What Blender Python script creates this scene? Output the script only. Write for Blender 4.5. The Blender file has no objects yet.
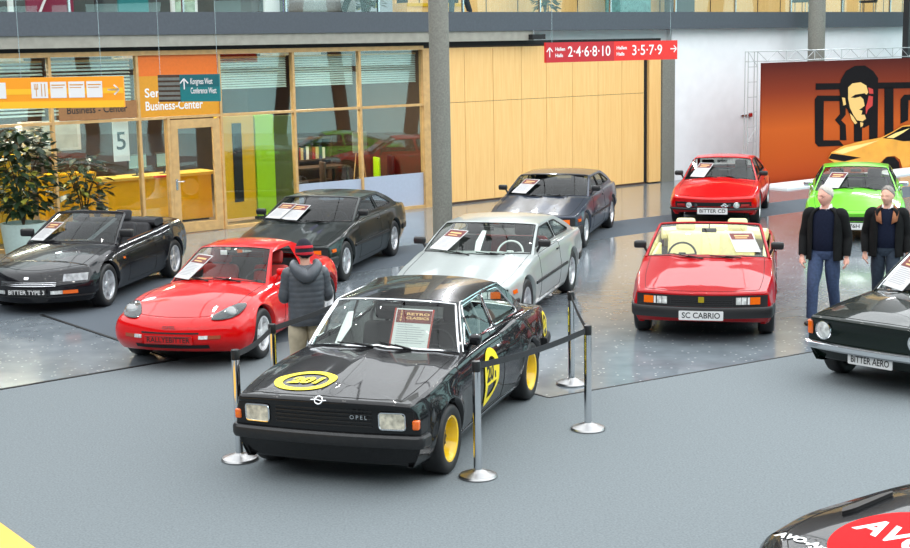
import bpy, bmesh, math, random
import numpy as np
from mathutils import Vector, Matrix, geometry
random.seed(7)
SC = bpy.context.scene
COL = SC.collection
PI = math.pi
V = Vector

# ------------------------------------------------------------------ camera
CAM_H, FPX, HORIZ, ROLL = 3.7, 1400.0, 46.0, math.radians(1.1)
_t = math.atan((274 - HORIZ) / FPX)
_fw = V((0, math.cos(_t), -math.sin(_t)))
_dn0 = V((0, -math.sin(_t), -math.cos(_t)))
_rt0 = V((1, 0, 0))
_rt = _rt0 * math.cos(ROLL) + _dn0 * math.sin(ROLL)
_dn = _dn0 * math.cos(ROLL) - _rt0 * math.sin(ROLL)

def ray(px, py):
    return _fw * FPX + _rt * (px - 455) + _dn * (py - 274)

def G(px, py, z=0.0):
    """world point at height z seen at a photo pixel"""
    d = ray(px, py)
    return V((0, 0, CAM_H)) + d * ((z - CAM_H) / d.z)

# ------------------------------------------------------------------ materials
def mat(name, col, rough=0.5, metal=0.0, coat=0.0, spec=0.5, noise=0.0, nscale=20.0, bump=0.0, emit=0.0, coatr=0.03):
    m = bpy.data.materials.new(name)
    m.use_nodes = True
    nt = m.node_tree
    b = nt.nodes['Principled BSDF']
    c = (col[0], col[1], col[2], 1)
    b.inputs['Base Color'].default_value = c
    b.inputs['Roughness'].default_value = rough
    b.inputs['Metallic'].default_value = metal
    b.inputs['Coat Weight'].default_value = coat
    b.inputs['Coat Roughness'].default_value = coatr
    b.inputs['Specular IOR Level'].default_value = spec
    if emit:
        b.inputs['Emission Color'].default_value = c
        b.inputs['Emission Strength'].default_value = emit
    if noise or bump:
        tc = nt.nodes.new('ShaderNodeTexCoord')
        n = nt.nodes.new('ShaderNodeTexNoise')
        n.inputs['Scale'].default_value = nscale
        n.inputs['Detail'].default_value = 4
        nt.links.new(tc.outputs['Object'], n.inputs['Vector'])
        if noise:
            r = nt.nodes.new('ShaderNodeValToRGB')
            r.color_ramp.elements[0].position = 0.3
            r.color_ramp.elements[1].position = 0.7
            r.color_ramp.elements[0].color = [x * (1 - noise) for x in col] + [1]
            r.color_ramp.elements[1].color = [min(1, x * (1 + noise)) for x in col] + [1]
            nt.links.new(n.outputs['Fac'], r.inputs['Fac'])
            nt.links.new(r.outputs['Color'], b.inputs['Base Color'])
        if bump:
            bp = nt.nodes.new('ShaderNodeBump')
            bp.inputs['Strength'].default_value = bump
            bp.inputs['Distance'].default_value = 0.01
            nt.links.new(n.outputs['Fac'], bp.inputs['Height'])
            nt.links.new(bp.outputs['Normal'], b.inputs['Normal'])
    return m

def srgb(r, g, b):
    f = lambda c: (c / 12.92) if c <= 0.04045 else ((c + 0.055) / 1.055) ** 2.4
    return (f(r / 255), f(g / 255), f(b / 255))

def glass(name, tint=(0.8, 0.88, 0.85), refl=1.0, ior=1.5):
    m = bpy.data.materials.new(name)
    m.use_nodes = True
    nt = m.node_tree
    nt.nodes.clear()
    o = nt.nodes.new('ShaderNodeOutputMaterial')
    mx = nt.nodes.new('ShaderNodeMixShader')
    t = nt.nodes.new('ShaderNodeBsdfTransparent')
    g = nt.nodes.new('ShaderNodeBsdfGlossy')
    lw = nt.nodes.new('ShaderNodeLayerWeight')
    lw.inputs['Blend'].default_value = .5
    pw = nt.nodes.new('ShaderNodeMath')
    pw.operation = 'POWER'
    pw.inputs[1].default_value = 5
    fr = nt.nodes.new('ShaderNodeMath')
    fr.operation = 'MULTIPLY_ADD'
    fr.inputs[1].default_value = .96
    fr.inputs[2].default_value = .04
    nt.links.new(lw.outputs['Facing'], pw.inputs[0])
    nt.links.new(pw.outputs[0], fr.inputs[0])
    ml = nt.nodes.new('ShaderNodeMath')
    ml.operation = 'MULTIPLY'
    ml.use_clamp = True
    ml.inputs[1].default_value = refl
    t.inputs['Color'].default_value = (*tint, 1)
    g.inputs['Roughness'].default_value = 0.0
    g.inputs['Color'].default_value = (1, 1, 1, 1)
    nt.links.new(fr.outputs[0], ml.inputs[0])
    nt.links.new(ml.outputs[0], mx.inputs[0])
    nt.links.new(t.outputs[0], mx.inputs[1])
    nt.links.new(g.outputs[0], mx.inputs[2])
    nt.links.new(mx.outputs[0], o.inputs[0])
    return m

M = {}
def defmats():
    M['chrome'] = mat('chrome', (0.75, 0.76, 0.78), 0.08, 1.0)
    M['steel'] = mat('brushed steel', (0.62, 0.63, 0.65), 0.22, 1.0)
    M['alloy'] = mat('alloy', (0.72, 0.73, 0.75), 0.3, 0.75)
    M['rubber'] = mat('tyre rubber', (0.012, 0.012, 0.013), 0.55, noise=0.2, nscale=60)
    M['black_plastic'] = mat('black plastic', (0.012, 0.012, 0.013), 0.4)
    M['matt_black'] = mat('matt black', (0.006, 0.006, 0.007), 0.7)
    M['seam'] = mat('panel gap', (0.002, 0.002, 0.002), 0.9)
    M['white'] = mat('white paper', (0.8, 0.8, 0.8), 0.6)
    M['paper'] = mat('printed paper', (0.52, 0.52, 0.52), 0.6)
    M['plate_white'] = mat('plate white', (0.70, 0.70, 0.69), 0.45)
    M['ink'] = mat('black ink', (0.01, 0.01, 0.01), 0.5)
    M['grey_ink'] = mat('grey ink', (0.28, 0.28, 0.3), 0.6)
    M['header_red'] = mat('header red', srgb(150, 50, 40), 0.5)
    M['header_dark'] = mat('header dark red', srgb(105, 35, 32), 0.5, noise=0.3, nscale=30)
    M['amber'] = mat('amber lens', srgb(235, 105, 20), 0.12, coat=1)
    M['red_lens'] = mat('red lens', srgb(170, 15, 10), 0.12, coat=1)
    M['clear_lens'] = mat('clear lens', (0.66, 0.68, 0.66), 0.2, 0.15, coat=1, noise=0.4, nscale=22)
    M['warm_lens'] = mat('warm lens', (0.62, 0.58, 0.46), 0.22, 0.1, coat=1, noise=0.45, nscale=18)
    M['smoked'] = mat('smoked lens', (0.05, 0.05, 0.055), 0.05, coat=1)
    M['decal_yellow'] = mat('decal yellow', srgb(250, 225, 30), 0.4)
    M['rim_yellow'] = mat('rim yellow', srgb(245, 200, 20), 0.25, coat=0.6)
    M['glass'] = glass('car glass', (0.84, 0.90, 0.86), .75)
    M['glass_dark'] = glass('tinted car glass', (0.42, 0.48, 0.48), .75)
    M['int_dark'] = mat('dark upholstery', (0.022, 0.022, 0.025), 0.7, noise=0.3)
    M['int_grey'] = mat('grey upholstery', (0.26, 0.26, 0.26), 0.7, noise=0.2)
    M['int_cream'] = mat('cream leather', srgb(232, 222, 165), 0.45, noise=0.06)
    M['int_red'] = mat('red upholstery', srgb(150, 30, 25), 0.6, noise=0.1)
    M['int_brown'] = mat('brown upholstery', srgb(120, 85, 60), 0.6, noise=0.1)

# ------------------------------------------------------------------ mesh builder
class MB:
    def __init__(s):
        s.v, s.f, s.mi = [], [], []
        s.cur = 0
    def add(s, vs, fs, m=None):
        o = len(s.v)
        s.v += [tuple(x) for x in vs]
        for f in fs:
            s.f.append(tuple(i + o for i in f))
            s.mi.append(s.cur if m is None else m)
    def box(s, c, d, m=None, rot=None):
        hx, hy, hz = d[0] / 2, d[1] / 2, d[2] / 2
        vs = [V((x, y, z)) for x in (-hx, hx) for y in (-hy, hy) for z in (-hz, hz)]
        if rot is not None:
            vs = [rot @ p for p in vs]
        vs = [p + V(c) for p in vs]
        s.add(vs, [(0, 1, 3, 2), (4, 6, 7, 5), (0, 4, 5, 1), (2, 3, 7, 6), (0, 2, 6, 4), (1, 5, 7, 3)], m)
    def rbox(s, c, d, r=0.02, m=None, rot=None, n=3):
        """rounded box"""
        bm = bmesh.new()
        bmesh.ops.create_cube(bm, size=1)
        bmesh.ops.scale(bm, vec=d, verts=bm.verts)
        bmesh.ops.bevel(bm, geom=bm.edges[:], offset=min(r, min(d) * 0.48), segments=n, affect='EDGES', profile=0.5)
        s.bm(bm, c, m, rot)
    def bm(s, bm, c=(0, 0, 0), m=None, rot=None):
        bm.verts.index_update()
        vs = [(rot @ v.co if rot is not None else v.co.copy()) + V(c) for v in bm.verts]
        s.add(vs, [[v.index for v in f.verts] for f in bm.faces], m)
        bm.free()
    def prism(s, poly, z0, z1, fn=None, m=None):
        """2d polygon extruded; fn maps (x,y,z) -> point"""
        n = len(poly)
        vs = [(x, y, z0) for x, y in poly] + [(x, y, z1) for x, y in poly]
        if fn:
            vs = [fn(*p) for p in vs]
        fs = [tuple(range(n))[::-1], tuple(range(n, 2 * n))]
        fs += [(i, (i + 1) % n, n + (i + 1) % n, n + i) for i in range(n)]
        s.add(vs, fs, m)
    def tube(s, pts, r, n=8, closed=False, m=None, cap=True, flat=1.0):
        pts = [V(p) for p in pts]
        k = len(pts)
        rs = r if isinstance(r, (list, tuple)) else [r] * k
        vs, fs = [], []
        up = None
        for i, p in enumerate(pts):
            if closed:
                t = pts[(i + 1) % k] - pts[i - 1]
            else:
                t = pts[min(i + 1, k - 1)] - pts[max(i - 1, 0)]
            if t.length < 1e-9:
                t = V((0, 0, 1))
            t.normalize()
            if up is None:
                up = V((0, 0, 1)) if abs(t.z) < 0.9 else V((1, 0, 0))
            a = t.cross(up)
            if a.length < 1e-6:
                a = t.cross(V((0.3, 1, 0.2)))
            a.normalize()
            b = a.cross(t).normalized()
            up = b
            for j in range(n):
                an = 2 * PI * j / n
                vs.append(p + (a * math.cos(an) + b * math.sin(an) * flat) * rs[i])
        seg = k if closed else k - 1
        for i in range(seg):
            i2 = (i + 1) % k
            for j in range(n):
                fs.append((i * n + j, i * n + (j + 1) % n, i2 * n + (j + 1) % n, i2 * n + j))
        if cap and not closed:
            fs.append(tuple(range(n))[::-1])
            fs.append(tuple(range((k - 1) * n, k * n)))
        s.add(vs, fs, m)
    def lathe(s, prof, n=32, axis='Z', c=(0, 0, 0), m=None, close=False, cap=True):
        """prof: list of (radius, height)"""
        vs, fs = [], []
        k = len(prof)
        for r, h in prof:
            for j in range(n):
                a = 2 * PI * j / n
                x, y = r * math.cos(a), r * math.sin(a)
                p = (x, y, h) if axis == 'Z' else ((x, h, y) if axis == 'Y' else (h, x, y))
                vs.append(V(p) + V(c))
        for i in range(k if close else k - 1):
            i2 = (i + 1) % k
            for j in range(n):
                fs.append((i * n + j, i * n + (j + 1) % n, i2 * n + (j + 1) % n, i2 * n + j))
        if not close and cap:
            fs.append(tuple(range(n))[::-1])
            fs.append(tuple(range((k - 1) * n, k * n)))
        s.add(vs, fs, m)
    def grid(s, nu, nv, fn, m=None, closeu=False):
        vs = [fn(i, j) for i in range(nu) for j in range(nv)]
        fs = []
        for i in range(nu if closeu else nu - 1):
            i2 = (i + 1) % nu
            for j in range(nv - 1):
                fs.append((i * nv + j, i2 * nv + j, i2 * nv + j + 1, i * nv + j + 1))
        s.add(vs, fs, m)
    def ell(s, c, d, m=None, rot=None, nu=16, nv=10):
        vs = []
        for i in range(nv + 1):
            a = PI * i / nv
            for j in range(nu):
                b = 2 * PI * j / nu
                p = V((math.sin(a) * math.cos(b) * d[0], math.sin(a) * math.sin(b) * d[1], math.cos(a) * d[2]))
                if rot is not None:
                    p = rot @ p
                vs.append(p + V(c))
        fs = []
        for i in range(nv):
            for j in range(nu):
                fs.append((i * nu + j, (i + 1) * nu + j, (i + 1) * nu + (j + 1) % nu, i * nu + (j + 1) % nu))
        s.add(vs, fs, m)
    def build(s, name, mats, parent=None, angle=35, smooth=True, weld=True, normals=True):
        me = bpy.data.meshes.new(name)
        if not isinstance(mats, (list, tuple)):
            mats = [mats]
        for m in mats:
            me.materials.append(m)
        me.from_pydata([tuple(p) for p in s.v], [], s.f)
        me.polygons.foreach_set('material_index', [min(i, len(mats) - 1) for i in s.mi])
        bm = bmesh.new()
        bm.from_mesh(me)
        if weld:
            bmesh.ops.remove_doubles(bm, verts=bm.verts, dist=2e-5)
            bmesh.ops.dissolve_degenerate(bm, edges=bm.edges, dist=1e-6)
        if normals:
            bmesh.ops.recalc_face_normals(bm, faces=bm.faces)
        bm.to_mesh(me)
        bm.free()
        if smooth:
            me.polygons.foreach_set('use_smooth', [True] * len(me.polygons))
            me.set_sharp_from_angle(angle=math.radians(angle))
        me.update()
        o = bpy.data.objects.new(name, me)
        COL.objects.link(o)
        if parent is not None:
            o.parent = parent
        return o

def thing(name, label, cat, loc=(0, 0, 0), rz=0.0, group=None):
    o = bpy.data.objects.new(name, None)
    o.empty_display_size = 0.2
    COL.objects.link(o)
    o.location = loc
    o.rotation_euler = (0, 0, rz)
    tag(o, label, cat, group)
    return o

def tag(o, label, cat, group=None, kind=None):
    o['label'] = label
    o['category'] = cat
    if group:
        o['group'] = group
    if kind:
        o['kind'] = kind
    return o

def structure(o):
    o['kind'] = 'structure'
    return o

def copy_tree(o, parent=None):
    c = o.copy()
    COL.objects.link(c)
    if parent is not None:
        c.parent = parent
    for ch in list(o.children):
        copy_tree(ch, c)
    return c

_tcache = {}
def text_geo(txt, size=1.0, bold=0.0, align='CENTER', shear=0.0, spacing=1.0):
    key = (txt, size, bold, align, shear, spacing)
    if key in _tcache:
        return _tcache[key]
    cu = bpy.data.curves.new('txt', 'FONT')
    cu.body = txt
    cu.size = size
    cu.align_x = align
    cu.align_y = 'CENTER'
    cu.offset = bold
    cu.shear = shear
    cu.space_character = spacing
    cu.resolution_u = 3
    ob = bpy.data.objects.new('txt', cu)
    me = bpy.data.meshes.new_from_object(ob)
    vs = [v.co.copy() for v in me.vertices]
    fs = [tuple(p.vertices) for p in me.polygons]
    bpy.data.objects.remove(ob)
    bpy.data.meshes.remove(me)
    bpy.data.curves.remove(cu)
    _tcache[key] = (vs, fs)
    return vs, fs

def add_text(mb, txt, size, fn, m=None, width=None, **kw):
    """fn maps text plane (x,y) -> 3d; width stretches the line to that width"""
    vs, fs = text_geo(txt, size, **kw)
    k = 1.0
    if width and vs:
        w = max(v.x for v in vs) - min(v.x for v in vs)
        k = width / w if w > 0 else 1
    mb.add([fn(v.x * k, v.y) for v in vs], fs, m)

def frame(o, ux, uy, d=0.0):
    """plane map: origin, x axis, y axis, offset along the normal"""
    o, ux, uy = V(o), V(ux).normalized(), V(uy).normalized()
    n = ux.cross(uy)
    return lambda x, y, z=0.0: o + ux * x + uy * y + n * (d + z)

def pchip(pts):
    pts = sorted(pts)
    X = np.array([p[0] for p in pts], float)
    Y = np.array([p[1] for p in pts], float)
    if len(X) == 1:
        return lambda x: float(Y[0])
    h = np.diff(X)
    dl = np.diff(Y) / h
    d = np.zeros_like(Y)
    d[0], d[-1] = dl[0], dl[-1]
    for i in range(1, len(X) - 1):
        if dl[i - 1] * dl[i] > 0:
            w1, w2 = 2 * h[i] + h[i - 1], h[i] + 2 * h[i - 1]
            d[i] = (w1 + w2) / (w1 / dl[i - 1] + w2 / dl[i])
    def f(x):
        if x <= X[0]:
            return float(Y[0])
        if x >= X[-1]:
            return float(Y[-1])
        i = int(np.searchsorted(X, x) - 1)
        t = (x - X[i]) / h[i]
        return float((2 * t**3 - 3 * t**2 + 1) * Y[i] + (t**3 - 2 * t**2 + t) * h[i] * d[i] + (-2 * t**3 + 3 * t**2) * Y[i + 1] + (t**3 - t**2) * h[i] * d[i + 1])
    return f

def lin(pts):
    X = [p[0] for p in pts]
    Y = [p[1] for p in pts]
    return lambda x: float(np.interp(x, X, Y))

def round_poly(pts, r, n=4):
    """round the corners of a closed 2d polygon"""
    out = []
    k = len(pts)
    rs = r if isinstance(r, (list, tuple)) else [r] * k
    for i in range(k):
        p, a, b = V((*pts[i], 0)), V((*pts[i - 1], 0)), V((*pts[(i + 1) % k], 0))
        ra = min(rs[i], (a - p).length * 0.45, (b - p).length * 0.45)
        p0, p1 = p + (a - p).normalized() * ra, p + (b - p).normalized() * ra
        for j in range(n + 1):
            t = j / n
            q = p0 * (1 - t)**2 + p * 2 * t * (1 - t) + p1 * t * t
            out.append((q.x, q.y))
    return out

def inset_poly(pts, d):
    """shrink a (roughly convex, ccw or cw) polygon by d"""
    k = len(pts)
    area = sum(pts[i][0] * pts[(i + 1) % k][1] - pts[(i + 1) % k][0] * pts[i][1] for i in range(k))
    sg = 1 if area > 0 else -1
    out = []
    for i in range(k):
        a, p, b = V(pts[i - 1]), V(pts[i]), V(pts[(i + 1) % k])
        e1, e2 = (p - a), (b - p)
        if e1.length < 1e-9 or e2.length < 1e-9:
            out.append((p.x, p.y)); continue
        e1.normalize(); e2.normalize()
        n1, n2 = V((-e1.y, e1.x)) * sg, V((-e2.y, e2.x)) * sg
        n = (n1 + n2)
        if n.length < 1e-6:
            n = n1
        n.normalize()
        c = max(0.5, n.dot(n1))
        q = p + n * (d / c)
        out.append((q.x, q.y))
    return out
# ------------------------------------------------------------------ car builder
class Car:
    """local frame: +X forward, +Y the car's left, origin on the ground between the axles"""
    def __init__(s, label, S, loc, rz, group=None):
        s.S = S
        s.root = thing(S.get('name', 'car'), label, 'car', loc, rz, group)
        s.W = pchip(S['W'])
        s.zsf = pchip(S['zs'])
        s.cr = pchip(S['crown'])
        s.zb = pchip(S['zb'])
        s.side = lin(S['side'])
        s.front = lin(S['front'])
        s.rear = lin(S['rear'])
        s.bump = S.get('bump')
        s.i1 = s.side(1.0)
        s.cp = S.get('cp', 2.2)
        s.paint = S['paint']
        s.columns()
        s.body()

    # --- surfaces
    def We(s, x):
        return s.W(x) - s.i1
    def topz(s, x, y):
        r = 1 - min(1.0, abs(y) / s.We(x))
        z = s.zsf(x) + s.cr(x) * (1 - (1 - r) ** s.cp)
        if s.bump:
            z += s.bump(x, y)
        return z
    def sidey(s, x, z):
        zb, zs = s.zb(x), s.zsf(x)
        zn = min(1, max(0, (z - zb) / (zs - zb)))
        return s.W(x) - s.side(zn) + s.flare(x, z)
    def flare(s, x, z):
        a = s.S.get('flare', 0)
        if not a:
            return 0
        o = 0
        for xw, R in ((s.S['xf'], s.S['arch']), (s.S['xr'], s.S['arch_r'])):
            d = math.hypot(x - xw, z - s.S['rw']) - R
            if z > 0.2:
                o += a * math.exp(-(d / 0.06) ** 2)
        return o
    def nosex(s, y, z):
        pts = s.outline_at(z, 'front')
        ys = [p[1] for p in pts]
        xs = [p[0] for p in pts]
        return float(np.interp(abs(y), ys, xs))
    def tailx(s, y, z):
        pts = s.outline_at(z, 'rear')[::-1]
        return float(np.interp(abs(y), [p[1] for p in pts], [p[0] for p in pts]))
    def outline_at(s, z, which='all', off=0.0):
        """half outline (x,y) at height z, offset outward"""
        out = []
        n = len(s.cols)
        for i, c in enumerate(s.cols):
            if which == 'front' and i > s.nf:
                break
            if which == 'rear' and i < n - s.nr:
                continue
            x, y, nx, ny = c
            f1 = s.front(1) if nx > 0 else s.rear(1)
            zb, zs = s.zb(x), s.topz(x - nx * f1, y - ny * s.i1)
            zn = min(1, max(0, (z - zb) / (zs - zb)))
            f = s.front(zn) if nx > 0 else s.rear(zn)
            out.append((x - nx * (f - off), y - ny * (s.side(zn) - off)))
        return out

    def columns(s):
        S = s.S
        nose, tail = S['nose'], S['tail']
        fb, frc, rb, rrc = S['fbend'], S['frc'], S['rbend'], S['rrc']
        pts = []
        xa = nose - fb - frc
        wn = s.W(xa)
        fp = S.get('fpow', 2.0)
        fx = lambda y: nose - fb * (y / (wn - frc)) ** fp
        for i in range(9):
            y = (wn - frc) * i / 8
            pts.append((fx(y), y))
        p0, p2 = (nose - fb, wn - frc), (xa, wn)
        sl = -fb * fp / (wn - frc)
        ctl = (max(xa + frc * 0.3, nose - fb + sl * frc * 0.8), wn)
        for i in range(1, 8):
            t = i / 8
            pts.append(tuple(p0[k] * (1 - t)**2 + ctl[k] * 2 * t * (1 - t) + p2[k] * t * t for k in (0, 1)))
        s.nf = len(pts)
        xb = tail + rb + rrc
        wt = s.W(xb)
        xs = set(np.round(np.linspace(xa, xb, 44), 4))
        fixed = []
        for xw, R in ((S['xf'], S['arch']), (S['xr'], S['arch_r'])):
            xs = {x for x in xs if abs(x - xw) > R + 0.02}
            for k in range(17):
                fixed.append(xw + R * math.cos(PI * k / 16))
            fixed += [xw + R + 0.003, xw - R - 0.003]
        cuts = [S['cowl'], S['deck']] + list(S['door'])
        for c in cuts:
            if all(abs(c - f) > 1e-3 for f in fixed):
                fixed.append(c)
        xs = {x for x in xs if all(abs(x - f) > 0.018 for f in fixed)}
        for x in sorted(xs | set(fixed), reverse=True):
            pts.append((x, s.W(x)))
        rp = S.get('rpow', 2.0)
        p0, p2 = (xb, wt), (tail + rb, wt - rrc)
        ctl = (tail + rb, wt)
        for i in range(1, 7):
            t = i / 6
            pts.append(tuple(p0[k] * (1 - t)**2 + ctl[k] * 2 * t * (1 - t) + p2[k] * t * t for k in (0, 1)))
        s.nr = 14
        for i in range(7, -1, -1):
            y = (wt - rrc) * i / 8
            pts.append((tail + rb * (y / (wt - rrc)) ** rp, y))
        cols = []
        for i, (x, y) in enumerate(pts):
            a, b = pts[max(0, i - 1)], pts[min(len(pts) - 1, i + 1)]
            tx, ty = b[0] - a[0], b[1] - a[1]
            l = math.hypot(tx, ty)
            nx, ny = ty / l, -tx / l
            if i == 0:
                nx, ny = 1, 0
            if i == len(pts) - 1:
                nx, ny = -1, 0
            # the straight flanks take only the side profile
            if s.nf < i < len(pts) - 15:
                nx, ny = 0, 1
            cols.append((x, y, nx, ny))
        s.cols = cols

    def zbot(s, x):
        S = s.S
        for xw, R in ((S['xf'], S['arch']), (S['xr'], S['arch_r'])):
            d = abs(x - xw)
            if d <= R + 1e-6:
                return max(s.zb(x), S['rw'] + math.sqrt(max(0, R * R - d * d)))
        return s.zb(x)

    def body(s):
        S = s.S
        rows = S.get('rows', [0, .04, .12, .25, .38, .5, .6, .7, .79, .87, .93, .97, 1.0])
        rings = S.get('rings', [0, .012, .035, .07, .11, .18, .3, .45, .6, .75, .88, 1.0])
        kf = next(i for i, r in enumerate(rings) if r >= S.get('flange', .035))
        kh = next(i for i, r in enumerate(rings) if r >= S.get('hood_r', .11))
        cowl, deck = S['cowl'], S['deck']
        n = len(s.cols)
        verts, faces, tags = [], [], []
        fs_d, rs_d = S.get('fsp', .4), S.get('rsp', .35)
        s.flange_r = rings[kf]
        for sg in (1, -1):
            o = len(verts)
            nrow = len(rows) + 1
            nring = len(rings) - 1
            per = nrow + nring
            for ci, (x, y, nx, ny) in enumerate(s.cols):
                zb = s.zbot(x)
                zb0, zs0 = s.zb(x), s.zsf(x)
                f1 = s.front(1) if nx > 0 else s.rear(1)
                ex, ey = x - nx * f1, y - ny * s.i1
                zt = s.topz(ex, ey)
                arch = zb > zb0 + 1e-4
                def P(z, extra=0.0):
                    zn = min(1, max(0, (z - zb0) / (zt - zb0)))
                    f = s.front(zn) if nx > 0 else s.rear(zn)
                    fl = s.flare(x, z) * abs(ny) if abs(ny) > .9 else 0
                    return (x - nx * (f + extra), max(0, y - ny * (s.side(zn) + extra) + fl), z)
                q = P(zb, .10 if arch else .06)
                verts.append((q[0], sg * q[1], q[2]))
                for fr in rows:
                    q = P(zb + (zt - zb) * fr)
                    verts.append((q[0], sg * q[1], q[2]))
                cx = min(max(ex, S['tail'] + rs_d), S['nose'] - fs_d)
                for r in rings[1:]:
                    px, py = ex + (cx - ex) * r, ey * (1 - r)
                    verts.append((px, sg * py, s.topz(px, py)))
            for ci in range(n - 1):
                xm = (s.cols[ci][0] + s.cols[ci + 1][0]) / 2
                side_col = s.nf <= ci < n - 15
                for k in range(per - 1):
                    a, b = o + ci * per + k, o + (ci + 1) * per + k
                    f = (a, b, b + 1, a + 1)
                    top = k >= nrow - 1
                    ring = k - (nrow - 1)
                    t = 'body'
                    if top:
                        if deck < xm < cowl and ring >= kf:
                            continue
                        if xm > cowl and ring >= kh:
                            t = 'hood'
                        elif xm < deck and ring >= kh and not S.get('noboot'):
                            t = 'boot_lid'
                    else:
                        if S['door'][0] < xm < S['door'][1] and k >= 3:
                            t = 'door_l' if sg > 0 else 'door_r'
                    if sg < 0:
                        f = f[::-1]
                    faces.append(f)
                    tags.append(t)
        # weld on the centre line
        key, remap, nv = {}, [], []
        for v in verts:
            k = (round(v[0], 4), round(v[1], 4), round(v[2], 4))
            if k not in key:
                key[k] = len(nv)
                nv.append(v)
            remap.append(key[k])
        F, T = [], []
        for f, t in zip(faces, tags):
            g = []
            for i in f:
                j = remap[i]
                if j not in g:
                    g.append(j)
            if len(g) > 2:
                F.append(g)
                T.append(t)
        me = bpy.data.meshes.new('tmp')
        me.from_pydata(nv, [], F)
        me.update()
        N = [v.normal.copy() for v in me.vertices]
        bpy.data.meshes.remove(me)
        s.parts = {}
        for t in sorted(set(T)):
            used, vs, nn, ff = {}, [], [], []
            for f, tt in zip(F, T):
                if tt != t:
                    continue
                g = []
                for i in f:
                    if i not in used:
                        used[i] = len(vs)
                        vs.append(nv[i])
                        nn.append(N[i])
                    g.append(used[i])
                ff.append(g)
            name = {'door_l': 'door', 'door_r': 'door'}.get(t, t)
            m = bpy.data.meshes.new(name)
            m.from_pydata(vs, [], ff)
            pm = S.get('part_paint', {}).get(t, s.paint)
            m.materials.append(pm)
            m.polygons.foreach_set('use_smooth', [True] * len(m.polygons))
            m.normals_split_custom_set_from_vertices(nn)
            ob = bpy.data.objects.new(name, m)
            COL.objects.link(ob)
            ob.parent = s.root
            s.parts[t] = ob
        # gaps between panels
        ed = {}
        for f, t in zip(F, T):
            for i in range(len(f)):
                e = tuple(sorted((f[i], f[(i + 1) % len(f)])))
                ed.setdefault(e, set()).add(t)
        adj = {}
        for e, ts in ed.items():
            if len(ts) > 1:
                adj.setdefault(e[0], []).append(e[1])
                adj.setdefault(e[1], []).append(e[0])
        seen = set()
        comp = {}
        for st in adj:
            if st in comp:
                continue
            stack = [st]
            comp[st] = st
            while stack:
                q = stack.pop()
                for nb in adj[q]:
                    if nb not in comp:
                        comp[nb] = st
                        stack.append(nb)
        gaps = {}
        for st in sorted(adj, key=lambda i: len(adj[i]) == 2):
            for nb in adj[st]:
                if (min(st, nb), max(st, nb)) in seen:
                    continue
                path = [st, nb]
                seen.add((min(st, nb), max(st, nb)))
                while len(adj[path[-1]]) == 2:
                    nx_ = [q for q in adj[path[-1]] if (min(q, path[-1]), max(q, path[-1])) not in seen]
                    if not nx_:
                        break
                    seen.add((min(nx_[0], path[-1]), max(nx_[0], path[-1])))
                    path.append(nx_[0])
                gaps.setdefault(comp[st], MB()).tube([nv[i] for i in path], S.get('gap', .0035), n=5, cap=False)
        for mb in gaps.values():
            s.part(mb, 'panel_gap', S.get('gap_mat', M['seam']), parent=s.parts['body'])
        # underside, wheel housings, cabin tub
        mb = MB()
        w = s.W(0) - .28
        mb.box(((S['nose'] + S['tail']) / 2 - .1, 0, .22), (S['nose'] - S['tail'] - 1.1, 2 * w, .08))
        for xw, R in ((S['xf'], S['arch']), (S['xr'], S['arch_r'])):
            for sg in (1, -1):
                y0, y1 = sg * (s.W(xw) - .09), sg * w
                k = 14
                arc = [(xw + (R + .01) * math.cos(PI * i / k), S['rw'] + (R + .01) * math.sin(PI * i / k)) for i in range(k + 1)]
                mb.add([(x, y0, z) for x, z in arc] + [(x, y1, z) for x, z in arc], [(i, i + 1, k + 2 + i, k + 1 + i) for i in range(k)])
                mb.add([(x, y1, z) for x, z in arc], [tuple(range(k + 1))])
        s.part(mb, 'underside', M['matt_black'])
        c, d = cowl + .12, deck - .02
        mb = MB()
        fl = S.get('floor', .27)
        k = 9
        for sg in (1, -1):
            vs = []
            for i in range(k):
                x = d + (cowl - .0 - d) * i / (k - 1)
                yb = (s.We(x)) * (1 - s.flange_r) - .005
                vs += [(x, sg * yb, s.topz(x, yb) - .003), (x, sg * (yb - .05), fl)]
            mb.add(vs, [(2 * i, 2 * i + 2, 2 * i + 3, 2 * i + 1) for i in range(k - 1)])
        wc, wd = s.We(cowl) - .08, s.We(deck) - .12
        mb.add([(cowl, wc, fl), (cowl, -wc, fl), (d, -wd, fl), (d, wd, fl)], [(0, 1, 2, 3)])
        mb.add([(cowl, wc + .04, s.zsf(cowl)), (cowl, -wc - .04, s.zsf(cowl)), (cowl, -wc, fl), (cowl, wc, fl)], [(0, 1, 2, 3)])
        mb.add([(d, wd + .04, s.zsf(d)), (d, -wd - .04, s.zsf(d)), (d, -wd, fl), (d, wd, fl)], [(0, 1, 2, 3)])
        s.part(mb, 'cabin_tub', S.get('trim', M['int_dark']), smooth=False)

    def part(s, mb, name, mats, parent=None, **kw):
        return mb.build(name, mats, parent or s.root, **kw)

    # --- fittings that follow the body
    def patch(s, y0, y1, z0, z1, d0=-.01, d1=.008, ny=8, nz=2, mb=None, rear=False, round_=0):
        """slab lying on the nose (or tail) between y0..y1, z0..z1, from depth d0 to d1"""
        mb = mb or MB()
        g = s.tailx if rear else s.nosex
        sg = -1 if rear else 1
        if round_:
            poly = round_poly([(y0, z0), (y1, z0), (y1, z1), (y0, z1)], round_, 4)
            ym = (y0 + y1) / 2
            sl = (g(ym, z1) - g(ym, z0)) / (z1 - z0)
            mb.prism(poly, d0, d1, lambda y, z, d: (g(y, (z0 + z1) / 2) + sl * (z - (z0 + z1) / 2) + sg * d, y, z))
            return mb
        ys = np.linspace(y0, y1, ny)
        zs = np.linspace(z0, z1, nz)
        o = len(mb.v)
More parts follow.
